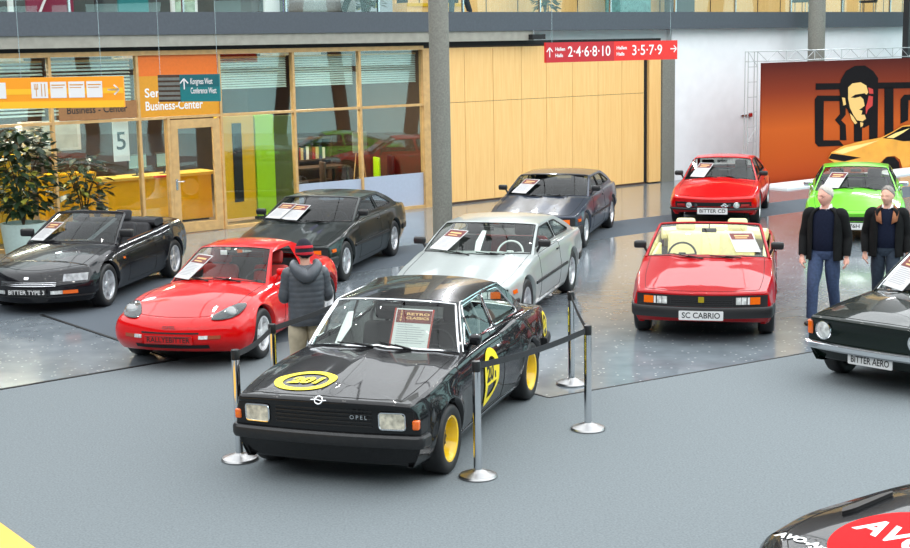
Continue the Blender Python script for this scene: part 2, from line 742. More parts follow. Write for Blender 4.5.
        A = [[(g(y, z) + sg * d1, y, z) for z in zs] for y in ys]
        B = [[(g(y, z) + sg * d0, y, z) for z in zs] for y in ys]
        mb.grid(ny, nz, lambda i, j: A[i][j])
        e = [(i, 0) for i in range(ny)] + [(ny - 1, j) for j in range(1, nz)] + [(i, nz - 1) for i in range(ny - 2, -1, -1)] + [(0, j) for j in range(nz - 2, 0, -1)]
        k = len(e)
        mb.add([A[i][j] for i, j in e] + [B[i][j] for i, j in e], [(i, (i + 1) % k, k + (i + 1) % k, k + i) for i in range(k)])
        return mb

    def band(s, zc, prof, x_end, rear=False, mb=None):
        """sweep a (offset, dz) profile along the nose outline back to x_end on both flanks"""
        mb = mb or MB()
        hp = s.outline_at(zc, 'all')
        half = []
        if not rear:
            for i, p in enumerate(hp):
                if p[0] < x_end and i > s.nf:
                    break
                half.append((i, p))
        else:
            for i in range(len(hp) - 1, -1, -1):
                p = hp[i]
                if p[0] > x_end and i < len(hp) - s.nr:
                    break
                half.append((i, p))
        path = [(p[0], -p[1], s.cols[i][2], -s.cols[i][3]) for i, p in half[::-1]] + [(p[0], p[1], s.cols[i][2], s.cols[i][3]) for i, p in half[1:]]
        k = len(prof)
        nn = len(path)
        vs = [(x + nx * o, y + ny * o, zc + dz) for x, y, nx, ny in path for o, dz in prof]
        fs = [(i * k + j, i * k + (j + 1) % k, (i + 1) * k + (j + 1) % k, (i + 1) * k + j) for i in range(nn - 1) for j in range(k)]
        fs += [tuple(range(k))[::-1], tuple(range((nn - 1) * k, nn * k))]
        mb.add(vs, fs)
        return mb

    def flank(s, sg, x0, x1, z0, z1, d=.006, n=10, mb=None, dep=.02):
        """slab on a flank; z0,z1 numbers or functions of x"""
        mb = mb or MB()
        f0 = z0 if callable(z0) else (lambda x: z0)
        f1 = z1 if callable(z1) else (lambda x: z1)
        vs = []
        for i in range(n):
            x = x0 + (x1 - x0) * i / (n - 1)
            a, b = f0(x), f1(x)
            ya, yb = s.sidey(x, a), s.sidey(x, b)
            vs += [(x, sg * (ya - dep), a), (x, sg * (ya + d), a), (x, sg * (yb + d), b), (x, sg * (yb - dep), b)]
        fs = [(i * 4 + j, i * 4 + (j + 1) % 4, i * 4 + 4 + (j + 1) % 4, i * 4 + 4 + j) for i in range(n - 1) for j in range(4)]
        fs += [(0, 1, 2, 3), tuple(4 * (n - 1) + j for j in range(4))]
        mb.add(vs, fs)
        return mb

    def nose_frame(s, y, z, d=.01):
        e = .03
        x = s.nosex(y, z)
        uy = V((s.nosex(y + e, z) - s.nosex(y - e, z), 2 * e, 0)).normalized()
        uz = V((s.nosex(y, z + e) - s.nosex(y, z - e), 0, 2 * e)).normalized()
        return frame((x, y, z), uy, uz, d)

    def plate(s, txt, y, z, w=.52, h=.11, bg=None, ink=None, size=.1, tilt=0.0, d=.02, border=False, tw=.86):
        bg = bg or M['plate_white']
        ink = ink or M['ink']
        x = s.nosex(y, z)
        fr = frame((x + d, y, z), (0, 1, 0), (-math.sin(tilt), 0, math.cos(tilt)))
        mb = MB()
        mb.prism(round_poly([(-w / 2, -h / 2), (w / 2, -h / 2), (w / 2, h / 2), (-w / 2, h / 2)], .012, 3), -.012, 0, fr)
        p = s.part(mb, 'number_plate', bg)
        mb = MB()
        if border:
            for a, b in (((-w / 2 + .01, -h / 2 + .008), (w / 2 - .01, -h / 2 + .008)), ((-w / 2 + .01, h / 2 - .008), (w / 2 - .01, h / 2 - .008))):
                mb.tube([fr(*a, .001), fr(*b, .001)], .003, 4)
        add_text(mb, txt, size, lambda a, b: fr(a, b, .002), width=w * tw, bold=.0016)
        s.part(mb, 'lettering', ink, parent=p, smooth=False)
        return p

    def rlamp(s, y, z, r, ring=None, lens=None, d=.015, name='headlight'):
        fr = s.nose_frame(y, z, 0)
        mb = MB()
        k = 28
        prof = [(r * 1.0, -.03), (r, d * .5), (r * .8, d * .95), (r * .4, d * 1.2), (0.0005, d * 1.3)]
        vs = [fr(q * math.cos(2 * PI * i / k), q * math.sin(2 * PI * i / k), h) for q, h in prof for i in range(k)]
        mb.add(vs, [(a * k + i, a * k + (i + 1) % k, (a + 1) * k + (i + 1) % k, (a + 1) * k + i) for a in range(len(prof) - 1) for i in range(k)])
        p = s.part(mb, name, lens or M['clear_lens'])
        if ring:
            mb = MB()
            mb.tube([fr(r * 1.06 * math.cos(2 * PI * i / k), r * 1.06 * math.sin(2 * PI * i / k), d * .5) for i in range(k)], r * .1, 6, closed=True)
            s.part(mb, 'bezel', ring, parent=p)
        return p

    # --- greenhouse
    def Wb(s, x):
        return s.We(x) * (1 - s.flange_r) - .002
    def zbelt(s, x):
        return s.topz(x, s.Wb(x))
    def Ys(s, x, z):
        g = s.S['gh']
        d = max(0, z - s.zbelt(x))
        xx = min(max(x, s.S['deck']), s.S['cowl'] + .05)
        return s.Wb(xx) - g.get('tum', .4) * d - g.get('curv', .25) * d * d
    def rail(s, x):
        return s._rail(x)
    def ws(s, u, v, off=0.0):
        """windscreen point, u -1..1 across, v 0..1 up"""
        g = s.S['gh']
        x0, x1 = g['x0'], g['x1']
        yb = s.Wb(x0)
        p0 = V((x0 + g['bow0'] * (1 - u * u), u * yb, 0))
        p0.z = s.topz(p0.x, p0.y)
        yt = s.Ys(x1, g['z1'])
        p1 = V((x1 + g['bow1'] * (1 - u * u), u * yt, g['z1'] + g['crown'] * .8 * (1 - abs(u) ** 2.5)))
        p = p0.lerp(p1, v)
        n = V((p1.z - p0.z, 0, p0.x - p1.x)).normalized()
        return p + n * (g.get('wbulge', .02) * 4 * v * (1 - v) + off)
    def rw(s, u, v, off=0.0):
        """rear window point, v 0 at the bottom"""
        g = s.S['gh']
        x0, x1 = g['x3'], g['x2']
        yb = s.Wb(x0)
        p0 = V((x0 - g.get('rbow0', .05) * (1 - u * u), u * yb, 0))
        p0.z = s.topz(p0.x, p0.y)
        yt = s.Ys(x1, g['z2'])
        p1 = V((x1 - g.get('rbow1', .03) * (1 - u * u), u * yt, g['z2'] + g['crown'] * .8 * (1 - abs(u) ** 2.5)))
        p = p0.lerp(p1, v)
        n = V((-(p1.z - p0.z), 0, p1.x - p0.x)).normalized()
        return p + n * (g.get('rbulge', .02) * 4 * v * (1 - v) + off)

    def greenhouse(s, open_top=False):
        S = s.S
        g = S['gh']
        gl = g.get('glass', M['glass'])
        trim = g.get('trim', M['matt_black'])
        pp = g.get('paint', s.paint)
        # windscreen and its frame
        fu, fv0, fv1 = g.get('fu', .05), .03, g.get('fv', .06)
        us = [-1, -1 + fu] + list(np.linspace(-1 + fu, 1 - fu, 15)[1:-1]) + [1 - fu, 1]
        vv = [0, fv0] + list(np.linspace(fv0, 1 - fv1, 8)[1:-1]) + [1 - fv1, 1]
        fmb, gmb = MB(), MB()
        def fill(fn, us, vv, solid=()):
            for i in range(len(us) - 1):
                for j in range(len(vv) - 1):
                    inner = 0 < i < len(us) - 2 and 0 < j < len(vv) - 2
                    q = [fn(us[i], vv[j]), fn(us[i + 1], vv[j]), fn(us[i + 1], vv[j + 1]), fn(us[i], vv[j + 1])]
                    (gmb if inner else fmb).add(q, [(0, 1, 2, 3)])
        fill(s.ws, us, vv)
        def border(fn, us, vv, r):
            u0, u1, v0, v1 = us[1], us[-2], vv[1], vv[-2]
            uu = list(np.linspace(u0, u1, 17))
            w2 = list(np.linspace(v0, v1, 9))
            pts = [fn(u, v0) for u in uu] + [fn(u1, v) for v in w2[1:]] + [fn(u, v1) for u in uu[::-1][1:]] + [fn(u0, v) for v in w2[::-1][1:-1]]
            t = MB()
            t.tube(pts, r, 6, closed=True)
            return t
        w = s.part(gmb, 'windscreen', gl)
        s.part(border(s.ws, us, vv, g.get('tr', .009)), 'windscreen_trim', trim, parent=w)
        s.windscreen = w
        if open_top:
            # header rail and pillars only
            t = MB()
            t.tube([s.ws(-1, v) for v in np.linspace(-.0, .97, 8)] + [s.ws(u, 1) for u in np.linspace(-.97, .97, 15)] + [s.ws(1, v) for v in np.linspace(.97, 0, 8)], .02, 8)
            s.part(fmb, 'windscreen_surround', pp)
            s.part(t, 'windscreen_frame', g.get('framepaint', pp))
            return
        gmb = MB()
        fu = g.get('rfu', .08)
        us = [-1, -1 + fu] + list(np.linspace(-1 + fu, 1 - fu, 11)[1:-1]) + [1 - fu, 1]
        vv = [0, .06] + list(np.linspace(.06, .93, 7)[1:-1]) + [.93, 1]
        fill(s.rw, us, vv)
        w = s.part(gmb, 'rear_window', g.get('rglass', gl))
        s.part(border(s.rw, us, vv, .008), 'rear_window_trim', trim, parent=w)
        # roof skin
        x1, x2 = g['x1'], g['x2']
        roof = MB()
        ru = [-1, -.985, -.95, -.88, -.78] + list(np.linspace(-.65, .65, 9)) + [.78, .88, .95, .985, 1]
        nv_ = 13
        rails = pchip([(x1, g['z1']), (x2, g['z2'])] + g.get('railmid', []))
        s._rail = rails
        rr = g.get('roofr', .35)
        def rp(i, j):
            u, v = ru[i], j / (nv_ - 1)
            a, b = s.ws(u, 1), s.rw(u, 1)
            xr = x1 + (x2 - x1) * v
            zr = rails(xr)
            y = u * s.Ys(xr, zr)
            x = a.x + (b.x - a.x) * v
            z = zr + g['crown'] * .8 * (1 - abs(u) ** 2.5) + g.get('rise', .03) * 4 * v * (1 - v) * (1 - abs(u) ** 4)
            return (x, y, z)
        roof.grid(len(ru), nv_, rp)
        s.part(roof, 'roof', g.get('roofpaint', pp), angle=60)
        # side shells with window openings
        k = 8
        belt = [(x, s.zbelt(x)) for x in np.linspace(g['x3'], g['x0'], 14)]
        top = [(x, rails(x)) for x in np.linspace(x1, x2, 12)]
        # curved pillar edges come from the screens
        fr_ = [(p.x, p.z) for p in [s.ws(1, v) for v in np.linspace(0, 1, k)[1:-1]]]
        re_ = [(p.x, p.z) for p in [s.rw(1, v) for v in np.linspace(1, 0, k)[1:-1]]]
        outer = belt + fr_ + top + re_
        wins = g['windows']
        holes = [round_poly(w_['p'], w_.get('r', .03)) for w_ in wins]
        for sg in (1, -1):
            tris = geometry.tessellate_polygon([[V((x, z, 0)) for x, z in outer]] + [[V((x, z, 0)) for x, z in h] for h in holes])
            flat = outer + [p for h in holes for p in h]
            def ysurf(x, z, d=0.0):
                return sg * (s.Ys(x, z) + d)
            fmb.add([(x, ysurf(x, z), z) for x, z in flat], [tuple(t) for t in tris])
            for w_, h in zip(wins, holes):
                m = MB()
                tt = geometry.tessellate_polygon([[V((x, z, 0)) for x, z in h]])
                m.add([(x, ysurf(x, z, -.006), z) for x, z in h], [tuple(t) for t in tt])
                if w_.get('open'):
                    continue
                o = s.part(m, 'side_window', w_.get('glass', gl), smooth=False)
                t = MB()
                t.tube([(x, ysurf(x, z, .002), z) for x, z in h], g.get('str', .009), 6, closed=True)
                s.part(t, 'window_trim', g.get('strim', trim), parent=o)
        s.part(fmb, 'cabin_pillars', pp, angle=50)

    # --- wheels
    def wheels(s, tyre_w=.2, rr=.2, style='star', rim=None, hub=None, track_in=.012, r=None, lift=0.0, rear_w=None):
        S = s.S
        r = r or S['rw']
        for xw, tw in ((S['xf'], tyre_w), (S['xr'], rear_w or tyre_w)):
            for sg in (1, -1):
                yo = s.W(xw) - track_in
                yc = yo - tw / 2
                mb = MB()
                h = tw / 2
                prof = [(rr, -h * .8), (rr + .01, -h * .92), (r - .045, -h), (r - .018, -h * .93), (r - .004, -h * .78), (r, -h * .5), (r, h * .5), (r - .004, h * .78), (r - .018, h * .93), (r - .045, h), (rr + .01, h * .92), (rr, h * .8)]
                mb.lathe([(q, sg * t) for q, t in prof], 48, 'Y', (xw, sg * yc, r), close=True)
                ty = s.part(mb, 'tyre', M['rubber'], angle=50)
                mb = MB()
                e = h * .86
                if style == 'steel':
                    prof = [(rr + .008, e), (rr + .004, e + .006), (rr - .012, e), (rr - .02, e - .02), (rr - .035, e - .05), (rr - .04, -e * .1), (rr - .05, -e * .25), (.1, -e * .2), (.085, 0), (.03, 0.0), (.001, 0.0)]
                else:
                    prof = [(rr + .008, e), (rr + .004, e + .004), (rr - .012, e), (rr - .02, e - .03), (rr - .03, -e * .3), (.05, -e * .35), (.001, -e * .35)]
                mb.lathe([(q, sg * t) for q, t in prof], 40, 'Y', (xw, sg * yc, r), cap=False)
                rim_o = s.part(mb, 'rim', rim or M['alloy'], parent=ty, angle=40)
                if style == 'steel':
                    mb = MB()
                    mb.lathe([(q, sg * t) for q, t in [(.118, -.03), (.116, .022), (.09, .028), (.04, .034), (.036, .05), (.001, .055)]], 24, 'Y', (xw, sg * (yc - e * .1), r))
                    for i in range(8):
                        a = 2 * PI * i / 8
                        mb.box((xw + .075 * math.cos(a), sg * (yc - e * .1 + .03), r + .075 * math.sin(a)), (.02, .02, .02), rot=Matrix.Rotation(-a, 3, 'Y'))
                    s.part(mb, 'hub_cap', hub or M['black_plastic'], parent=ty)
                else:
                    nsp = {'star': 5, 'multi': 8, 'twin': 5}[style]
                    mb = MB()
                    for i in range(nsp):
                        a = 2 * PI * i / nsp + .3
                        wd = {'star': .075, 'multi': .04, 'twin': .06}[style]
                        ca, sa = math.cos(a), math.sin(a)
                        q = []
                        for rad, ww, yy in ((.03, wd * .55, e * .72), (rr * .55, wd * .42, e * .78), (rr - .012, wd * .62, e * .8)):
                            for t in (-1, 1):
                                q.append((xw + rad * ca - t * ww * sa, sg * (yc + yy), r + rad * sa + t * ww * ca))
                        q2 = [(x, y - sg * .03, z) for x, y, z in q]
                        mb.add(q + q2, [(0, 1, 3, 2), (2, 3, 5, 4), (0, 2, 8, 6), (2, 4, 10, 8), (1, 7, 9, 3), (3, 9, 11, 5), (4, 5, 11, 10)])
                    mb.lathe([(q_, sg * t) for q_, t in [(.05, e * .4), (.055, e * .8), (.045, e * .86), (.001, e * .88)]], 20, 'Y', (xw, sg * yc, r))
                    s.part(mb, 'spokes', rim or M['alloy'], parent=ty)

    def mirror(s, sg, m=None, x=None, z=None, dy=.10, size=(.09, .19, .115), y=None):
        g = s.S['gh']
        x = g['x0'] - .12 if x is None else x
        zb = s.zbelt(x)
        z = zb + .075 if z is None else z
        yb = s.Wb(x) if y is None else y
        mb = MB()
        mb.rbox((x, sg * (yb + dy), z), size, .03)
        mb.tube([(x + .02, sg * (yb - .01), zb), (x + .01, sg * (yb + dy - size[1] * .3), z - .02)], .018, 8)
        o = s.part(mb, 'door_mirror', m or M['black_plastic'])
        mb = MB()
        mb.box((x - size[0] / 2 - .001, sg * (yb + dy), z), (.003, size[1] * .84, size[2] * .8))
        s.part(mb, 'mirror_glass', M['chrome'], parent=o)

    def wiper(s, u0, u1, v1=.1, m=None, v0=-.02):
        mb = MB()
        a, b = s.ws(u0, v0, .015), s.ws(u1, v1, .022)
        mid = s.ws((u0 + u1) / 2, (v0 + v1) / 2 + .01, .03)
        mb.tube([a, mid], .009, 6)
        e0 = s.ws(u0 + (u1 - u0) * .25, v0 + (v1 - v0) * .25 + .01, .014)
        mb.tube([e0, s.ws((u0 + u1) / 2, (v0 + v1) / 2 + .01, .016), b], .008, 6)
        s.part(mb, 'wiper', m or M['matt_black'])

    def seats(s, m, rows=((-.15, .36),), headrest=True, back=.5, h0=None, m2=None, rear=None, rearm=None):
        fl = h0 if h0 is not None else s.S.get('floor', .27)
        for x, yy in rows:
            for sg in (1, -1):
                mb = MB()
                mb.rbox((x + .1, sg * yy, fl + .14), (.52, .48, .2), .06)
                R = Matrix.Rotation(-.3, 3, 'Y')
                mb.rbox((x - .22, sg * yy, fl + .2 + back / 2), (.16, .48, back), .06, rot=R)
                o = s.part(mb, 'front_seat', m)
                if headrest:
                    mb = MB()
                    mb.rbox((x - .22 - .3 * (back / 2 + .12), sg * yy, fl + .2 + back + .09), (.09, .27, .18), .04, rot=R)
                    s.part(mb, 'headrest', m2 or m, parent=o)
        if rear is not None:
            mb = MB()
            R = Matrix.Rotation(-.35, 3, 'Y')
            mb.rbox((rear + .28, 0, fl + .14), (.5, 1.15, .2), .06)
            mb.rbox((rear, 0, fl + .2 + back * .42), (.16, 1.15, back * .85), .06, rot=R)
            s.part(mb, 'rear_seat', rearm or m)

    def dash(s, m, wheelm=None, wy=.36, top=None, wx=None):
        c = s.S['cowl']
        z = s.zsf(c)
        mb = MB()
        w = s.Wb(c) * 2 - .1
        mb.rbox((c - .08, 0, z - .06), (.42, w, .13), .04)
        mb.rbox((c - .12, 0, z - .22), (.3, w, .2), .04)
        o = s.part(mb, 'dashboard', m)
        mb = MB()
        x = (wx if wx is not None else c - .42)
        zc = z - .04
        k = 28
        ang = .5
        ux, uz = V((0, 1, 0)), V((-math.sin(ang), 0, math.cos(ang)))
        ctr = V((x, wy, zc))
        pts = [ctr + ux * .185 * math.cos(2 * PI * i / k) + uz * .185 * math.sin(2 * PI * i / k) for i in range(k)]
        mb.tube(pts, .014, 8, closed=True)
        for a in (.1, PI - .1, -PI / 2):
            mb.tube([ctr, ctr + ux * .18 * math.cos(a) + uz * .18 * math.sin(a)], .013, 6)
        mb.rbox(ctr, (.04, .1, .08), .015)
        n = ux.cross(uz)
        mb.tube([ctr, ctr + V((.3, 0, -.12))], .022, 8)
        s.part(mb, 'steering_wheel', wheelm or M['int_dark'])
        # inside mirror
        p = s.ws(0, .86, -.05)
        mb = MB()
        mb.rbox(p, (.03, .2, .06), .012)
        mb.tube([p, s.ws(0, .97, -.01)], .008, 6)
        s.part(mb, 'interior_mirror', M['black_plastic'])

    def handle(s, sg, x, z, m=None, L=.13):
        mb = MB()
        y = s.sidey(x, z)
        mb.rbox((x, sg * (y + .012), z), (L, .022, .024), .009)
        s.part(mb, 'door_handle', m or M['black_plastic'], parent=s.parts['door_l' if sg > 0 else 'door_r'])

    def exhaustless_tail(s, z0, z1, y0, y1):
        for sg in (1, -1):
            mb = s.patch(min(sg * y0, sg * y1), max(sg * y0, sg * y1), z0, z1, rear=True)
            s.part(mb, 'tail_light', M['red_lens'])

    def sheet(s, label, u, v0=.1, w=.34, h=.48, tilt=0.0, head=None, title=None, group='information sheets on the windscreens', off=.03, stack=0, frame_red=False):
        """printed sheet leaning on the outside of the windscreen; a thing of its own"""
        o = s.ws(u, v0, off)
        e = .05
        ux = (s.ws(u + e, v0 + .15, off) - s.ws(u - e, v0 + .15, off)).normalized()
        uy = (s.ws(u, v0 + .3, off) - s.ws(u, v0 + .05, off)).normalized()
        uy = (uy - ux * uy.dot(ux)).normalized()
        if tilt:
            ux, uy = (ux * math.cos(tilt) + uy * math.sin(tilt)), (uy * math.cos(tilt) - ux * math.sin(tilt))
        Mx = Matrix.Translation(s.root.location) @ Matrix.Rotation(s.root.rotation_euler.z, 4, 'Z')
        root = thing('information_sheet', label, 'sign', Mx @ o, 0, group)
        R = Mx.to_3x3()
        fr = frame((0, 0, 0), R @ ux, R @ uy)
        b = MB()
        b.prism([(-w / 2, 0), (w / 2, 0), (w / 2, h), (-w / 2, h)], -.006, 0, fr)
        b.build('paper', M['paper'], root, smooth=False)
        b = MB()
        hh = h * .36
        b.prism([(-w * .46, h - hh), (w * .46, h - hh), (w * .46, h * .965), (-w * .46, h * .965)], 0, .0015, fr)
        hd = b.build('header', head or M['header_dark'], root, smooth=False)
        b = MB()
        if title:
            for i, ln in enumerate(title):
                add_text(b, ln, h * .085, lambda x, y, i=i: fr(x + w * .10, y + h * (.86 - .1 * i), .003), width=w * .6, bold=.001)
            for i in range(4):
                add_text(b, '20'[i % 2], h * .07, lambda x, y, i=i: fr(x - w * .34, y + h * (.92 - .073 * i), .003), bold=.001)
        else:
            b.prism([(-w * .3, h * .8), (w * .3, h * .8), (w * .3, h * .86), (-w * .3, h * .86)], .002, .003, fr)
            b.prism([(-w * .3, h * .7), (w * .2, h * .7), (w * .2, h * .74), (-w * .3, h * .74)], .002, .003, fr)
        b.build('title', mat_title(), hd, smooth=False)
        b = MB()
        rnd = random.Random(int(abs(o.x * 1000)))
        for i in range(9):
            y = h * (.58 - .055 * i)
            L = w * (.4 if i in (0,) else rnd.uniform(.6, .8))
            b.prism([(-w * .4, y), (-w * .4 + L, y), (-w * .4 + L, y + h * .016), (-w * .4, y + h * .016)], 0, .001, fr)
        b.build('printed_lines', M['grey_ink'], root, smooth=False)
        if frame_red:
            b = MB()
            for sg in (-1, 1):
                b.prism([(sg * w / 2 - .012, 0), (sg * w / 2 + .004, 0), (sg * w / 2 + .004, h), (sg * w / 2 - .012, h)], 0, .002, fr)
            b.build('border', M['header_red'], root, smooth=False)
        return root

_mt = []
def mat_title():
    if not _mt:
        _mt.append(mat('sheet title', srgb(225, 180, 120), 0.6))
    return _mt[0]
# ------------------------------------------------------------------ the cars
def paints():
    M['p_black'] = mat('black paint', (0.006, 0.006, 0.007), 0.25, spec=.10, coat=.7, noise=0.1)
    M['p_black2'] = mat('deep black paint', (0.008, 0.008, 0.010), 0.25, spec=.10, coat=.7, noise=0.1)
    M['p_red'] = mat('red paint', srgb(204, 4, 8), 0.3, spec=.10, coat=.7, noise=0.03)
    M['p_red_dark'] = mat('dark red paint', srgb(170, 4, 14), 0.3, spec=.10, coat=.7, noise=0.03)
    M['p_green'] = mat('lime green paint', srgb(112, 205, 50), 0.3, spec=.10, coat=.7, noise=0.03)
    M['p_silver'] = mat('pale silver paint', srgb(166, 173, 171), 0.35, 0.25, spec=.10, coat=.7, noise=0.02)
    M['p_darkgreen'] = mat('dark green metallic paint', srgb(24, 31, 30), 0.3, 0.3, spec=.10, coat=.7, noise=0.06)
    M['p_blue'] = mat('dark blue grey metallic paint', srgb(48, 56, 70), 0.3, 0.3, spec=.10, coat=.7, noise=0.06)
    M['p_bottle'] = mat('bottle green paint', srgb(8, 22, 17), 0.25, spec=.10, coat=.7, noise=0.08)

def decal_hood(c, cx, cy, fn2d_list, d=.003):
    pass

def rekord():
    S = dict(
        name='car', paint=M['p_black'], xf=1.335, xr=-1.335, rw=.305, arch=.365, arch_r=.365, nose=2.12, tail=-2.42,
        fbend=.05, frc=.10, rbend=.06, rrc=.14, cowl=.60, deck=-1.45, door=(-.42, .52), flare=.018,
        W=[(2.12, .83), (1.75, .88), (1.3, .90), (.7, .885), (0, .875), (-.5, .88), (-1.1, .91), (-1.6, .905), (-2.1, .855), (-2.42, .80)],
        zs=[(2.12, .775), (1.5, .835), (.9, .875), (0, .89), (-.5, .885), (-1.0, .925), (-1.5, .92), (-2.0, .875), (-2.42, .80)],
        crown=[(2.12, .025), (1.5, .05), (.8, .07), (-1.5, .05), (-2.42, .03)],
        zb=[(2.12, .22), (1.6, .20), (1.0, .17), (-1.0, .17), (-1.7, .22), (-2.42, .34)],
        side=[(0, .09), (.2, .03), (.45, 0), (.7, .004), (.85, .025), (.95, .05), (1, .075)],
        front=[(0, .15), (.3, .10), (.42, .065), (.86, .05), (.9, .0), (.96, .006), (1, .03)],
        rear=[(0, .15), (.3, .03), (.6, 0), (.9, .02), (1, .05)],
        bump=lambda x, y: (.016 * math.exp(-(y / .05) ** 2) + .012 * math.exp(-((abs(y) - .60) / .05) ** 2)) * (1 if x > .4 else 0) * min(1, max(0, (2.1 - x) / .15)),
        trim=M['int_grey'],
        gh=dict(x0=.60, bow0=.17, x1=.20, bow1=.13, z1=1.30, x2=-.92, z2=1.31, x3=-1.45, crown=.06, rise=.02, tum=.33, curv=.15,
                trim=M['chrome'], tr=.012, fu=.045, fv=.05, glass=M['glass'],
                windows=[dict(p=[(.47, .955), (.285, 1.13), (.275, .955)], r=.02),
                         dict(p=[(.235, .955), (.235, 1.185), (.17, 1.265), (-.40, 1.28), (-.41, .955)], r=.025),
                         dict(p=[(-.455, .955), (-.445, 1.28), (-.86, 1.27), (-1.16, 1.0), (-1.14, .97)], r=.05)]))
    p1, p2 = G(435, 476), G(523, 402)
    c = place('glossy black vintage coupe with yellow race roundels and yellow rims, inside the rope barrier', S, (452, 474), (533.5, 398))
    c.greenhouse()
    c.wheels(tyre_w=.225, rr=.2, style='steel', rim=M['rim_yellow'], track_in=-.005)
    blk = M['black_plastic']
    # nose
    mb = c.patch(-.80, .80, .525, .72, -.03, -.006, ny=24)
    gr = c.part(mb, 'grille', M['matt_black'])
    mb = MB()
    for i in range(5):
        c.patch(-.44, .44, .565 + .034 * i, .577 + .034 * i, -.01, .008, ny=14, mb=mb)
    c.part(mb, 'grille_bars', blk, parent=gr)
    mb = MB()
    fr = c.nose_frame(.33, .655, .03)
    add_text(mb, 'OPEL', .05, fr, spacing=1.5)
    c.part(mb, 'lettering', M['chrome'], parent=gr, smooth=False)
    for sg in (-1, 1):
        a, b = sorted((sg * .505, sg * .73))
        mb = c.patch(a, b, .555, .70, -.03, .016, round_=.03)
        h = c.part(mb, 'headlight', M['warm_lens'])
        mb = MB()
        poly = round_poly([(a, .555), (b, .555), (b, .70), (a, .70)], .03, 4)
        mb.tube([(c.nosex(y, z) + .014, y, z) for y, z in poly], .008, 6, closed=True)
        c.part(mb, 'bezel', M['chrome'], parent=h)
        a, b = sorted((sg * .765, sg * .80))
        mb = MB()
        x = c.nosex(.78, .64)
        mb.rbox((x - .03, sg * .815, .60), (.09, .06, .085), .015)
        c.part(mb, 'turn_signal', M['amber'])
    mb = c.band(.455, [(-.02, -.065), (.025, -.06), (.04, -.03), (.04, .03), (.025, .05), (-.02, .055)], 1.82)
    bp = c.part(mb, 'front_bumper', mat('satin black bumper', (.014, .014, .015), .35, noise=.2))
    mb = c.band(.48, [(-.02, -.06), (.05, -.05), (.06, 0), (.05, .05), (-.02, .06)], -1.85, rear=True)
    c.part(mb, 'rear_bumper', M['matt_black'])
    c.exhaustless_tail(.58, .74, .35, .7)
    # emblem on the bonnet edge
    fr = c.nose_frame(0, .785, .03)
    mb = MB()
    mb.tube([fr(.034 * math.cos(2 * PI * i / 24), .034 * math.sin(2 * PI * i / 24)) for i in range(24)], .006, 6, closed=True)
    mb.tube([fr(-.07, 0), fr(-.02, .006), fr(.02, -.006), fr(.07, 0)], .006, 6)
    c.part(mb, 'emblem', M['chrome'], parent=c.parts['hood'])
    # bonnet roundel and flank roundels
    def onhood(cx, cy):
        return lambda u, v, d=0.0: V((cx - v, cy + u, c.topz(cx - v, cy + u) + .007 + d))
    roundel(c, onhood(1.74, -.29), .285, .225, 'hood')
    for sg in (1, -1):
        def onside(u, v, d=0.0, sg=sg, cx=.02, cz=.60):
            x, z = cx - sg * u, cz + v
            return V((x, sg * (c.sidey(x, z) + .009 + d), z))
        roundel(c, onside, .235, .235, 'door_l' if sg > 0 else 'door_r', square=True)
        def onq(u, v, d=0.0, sg=sg, cx=-2.05, cz=.66):
            x, z = cx - sg * u, cz + v
            return V((x, sg * (c.sidey(x, z) + .009 + d), z))
        roundel(c, onq, .15, .15, 'body')
        if sg > 0:
            c.mirror(sg, M['p_black'], x=.42, size=(.10, .11, .10), dy=.07, z=1.0)
        c.handle(sg, -.30, .80, M['chrome'])
        # sill strip and drip rail
        mb = c.flank(sg, -.93, .93, .21, .225, .006)
        c.part(mb, 'sill_strip', M['chrome'])
        mb = MB()
        g = S['gh']
        rl = [(x, sg * (c.Ys(x, c.rail(x)) + .004), c.rail(x) - .004) for x in np.linspace(.18, -.93, 12)]
        a = [(p.x, sg * (abs(p.y) + .004), p.z) for p in [c.ws(1, v) for v in (.05, .3, .6, .9)]]
        mb.tube(a + rl, .009, 6)
        c.part(mb, 'drip_rail', M['chrome'])
    c.wiper(-.05, -.55, .06, v0=.0)
    c.wiper(.42, .02, .07, v0=.0)
    c.seats(M['int_dark'], rear=-1.05)
    c.dash(M['int_dark'])
    # white roll-up shade standing inside the screen and a pale cage tube
    mb = MB()
    pp = [c.ws(-.62, .12, -.06), c.ws(-.60, .45, -.06), c.ws(-.66, .75, -.06)]
    mb.tube(pp, [.03, .06, .035], 8, flat=.2)
    c.part(mb, 'sun_shade', M['white'])
    mb = MB()
    cx = -.52
    cage = [(cx, sg * y, z) for sg, y, z in ((-1, .60, .4), (-1, .57, 1.0), (-1, .46, 1.24), (1, .46, 1.24), (1, .57, 1.0), (1, .60, .4))]
    mb.tube(cage, .022, 8)
    mb.tube([(cx, .5, 1.15), (cx, -.55, .55)], .02, 8)
    c.part(mb, 'roll_cage', M['int_grey'])
    c.sheet('large red and white sheet headed Retro Classics inside the black coupe windscreen', .37, .05, w=.36, h=.44, title=['RETRO', 'CLASSICS'], head=M['header_dark'], off=-.03, frame_red=True)
    return c

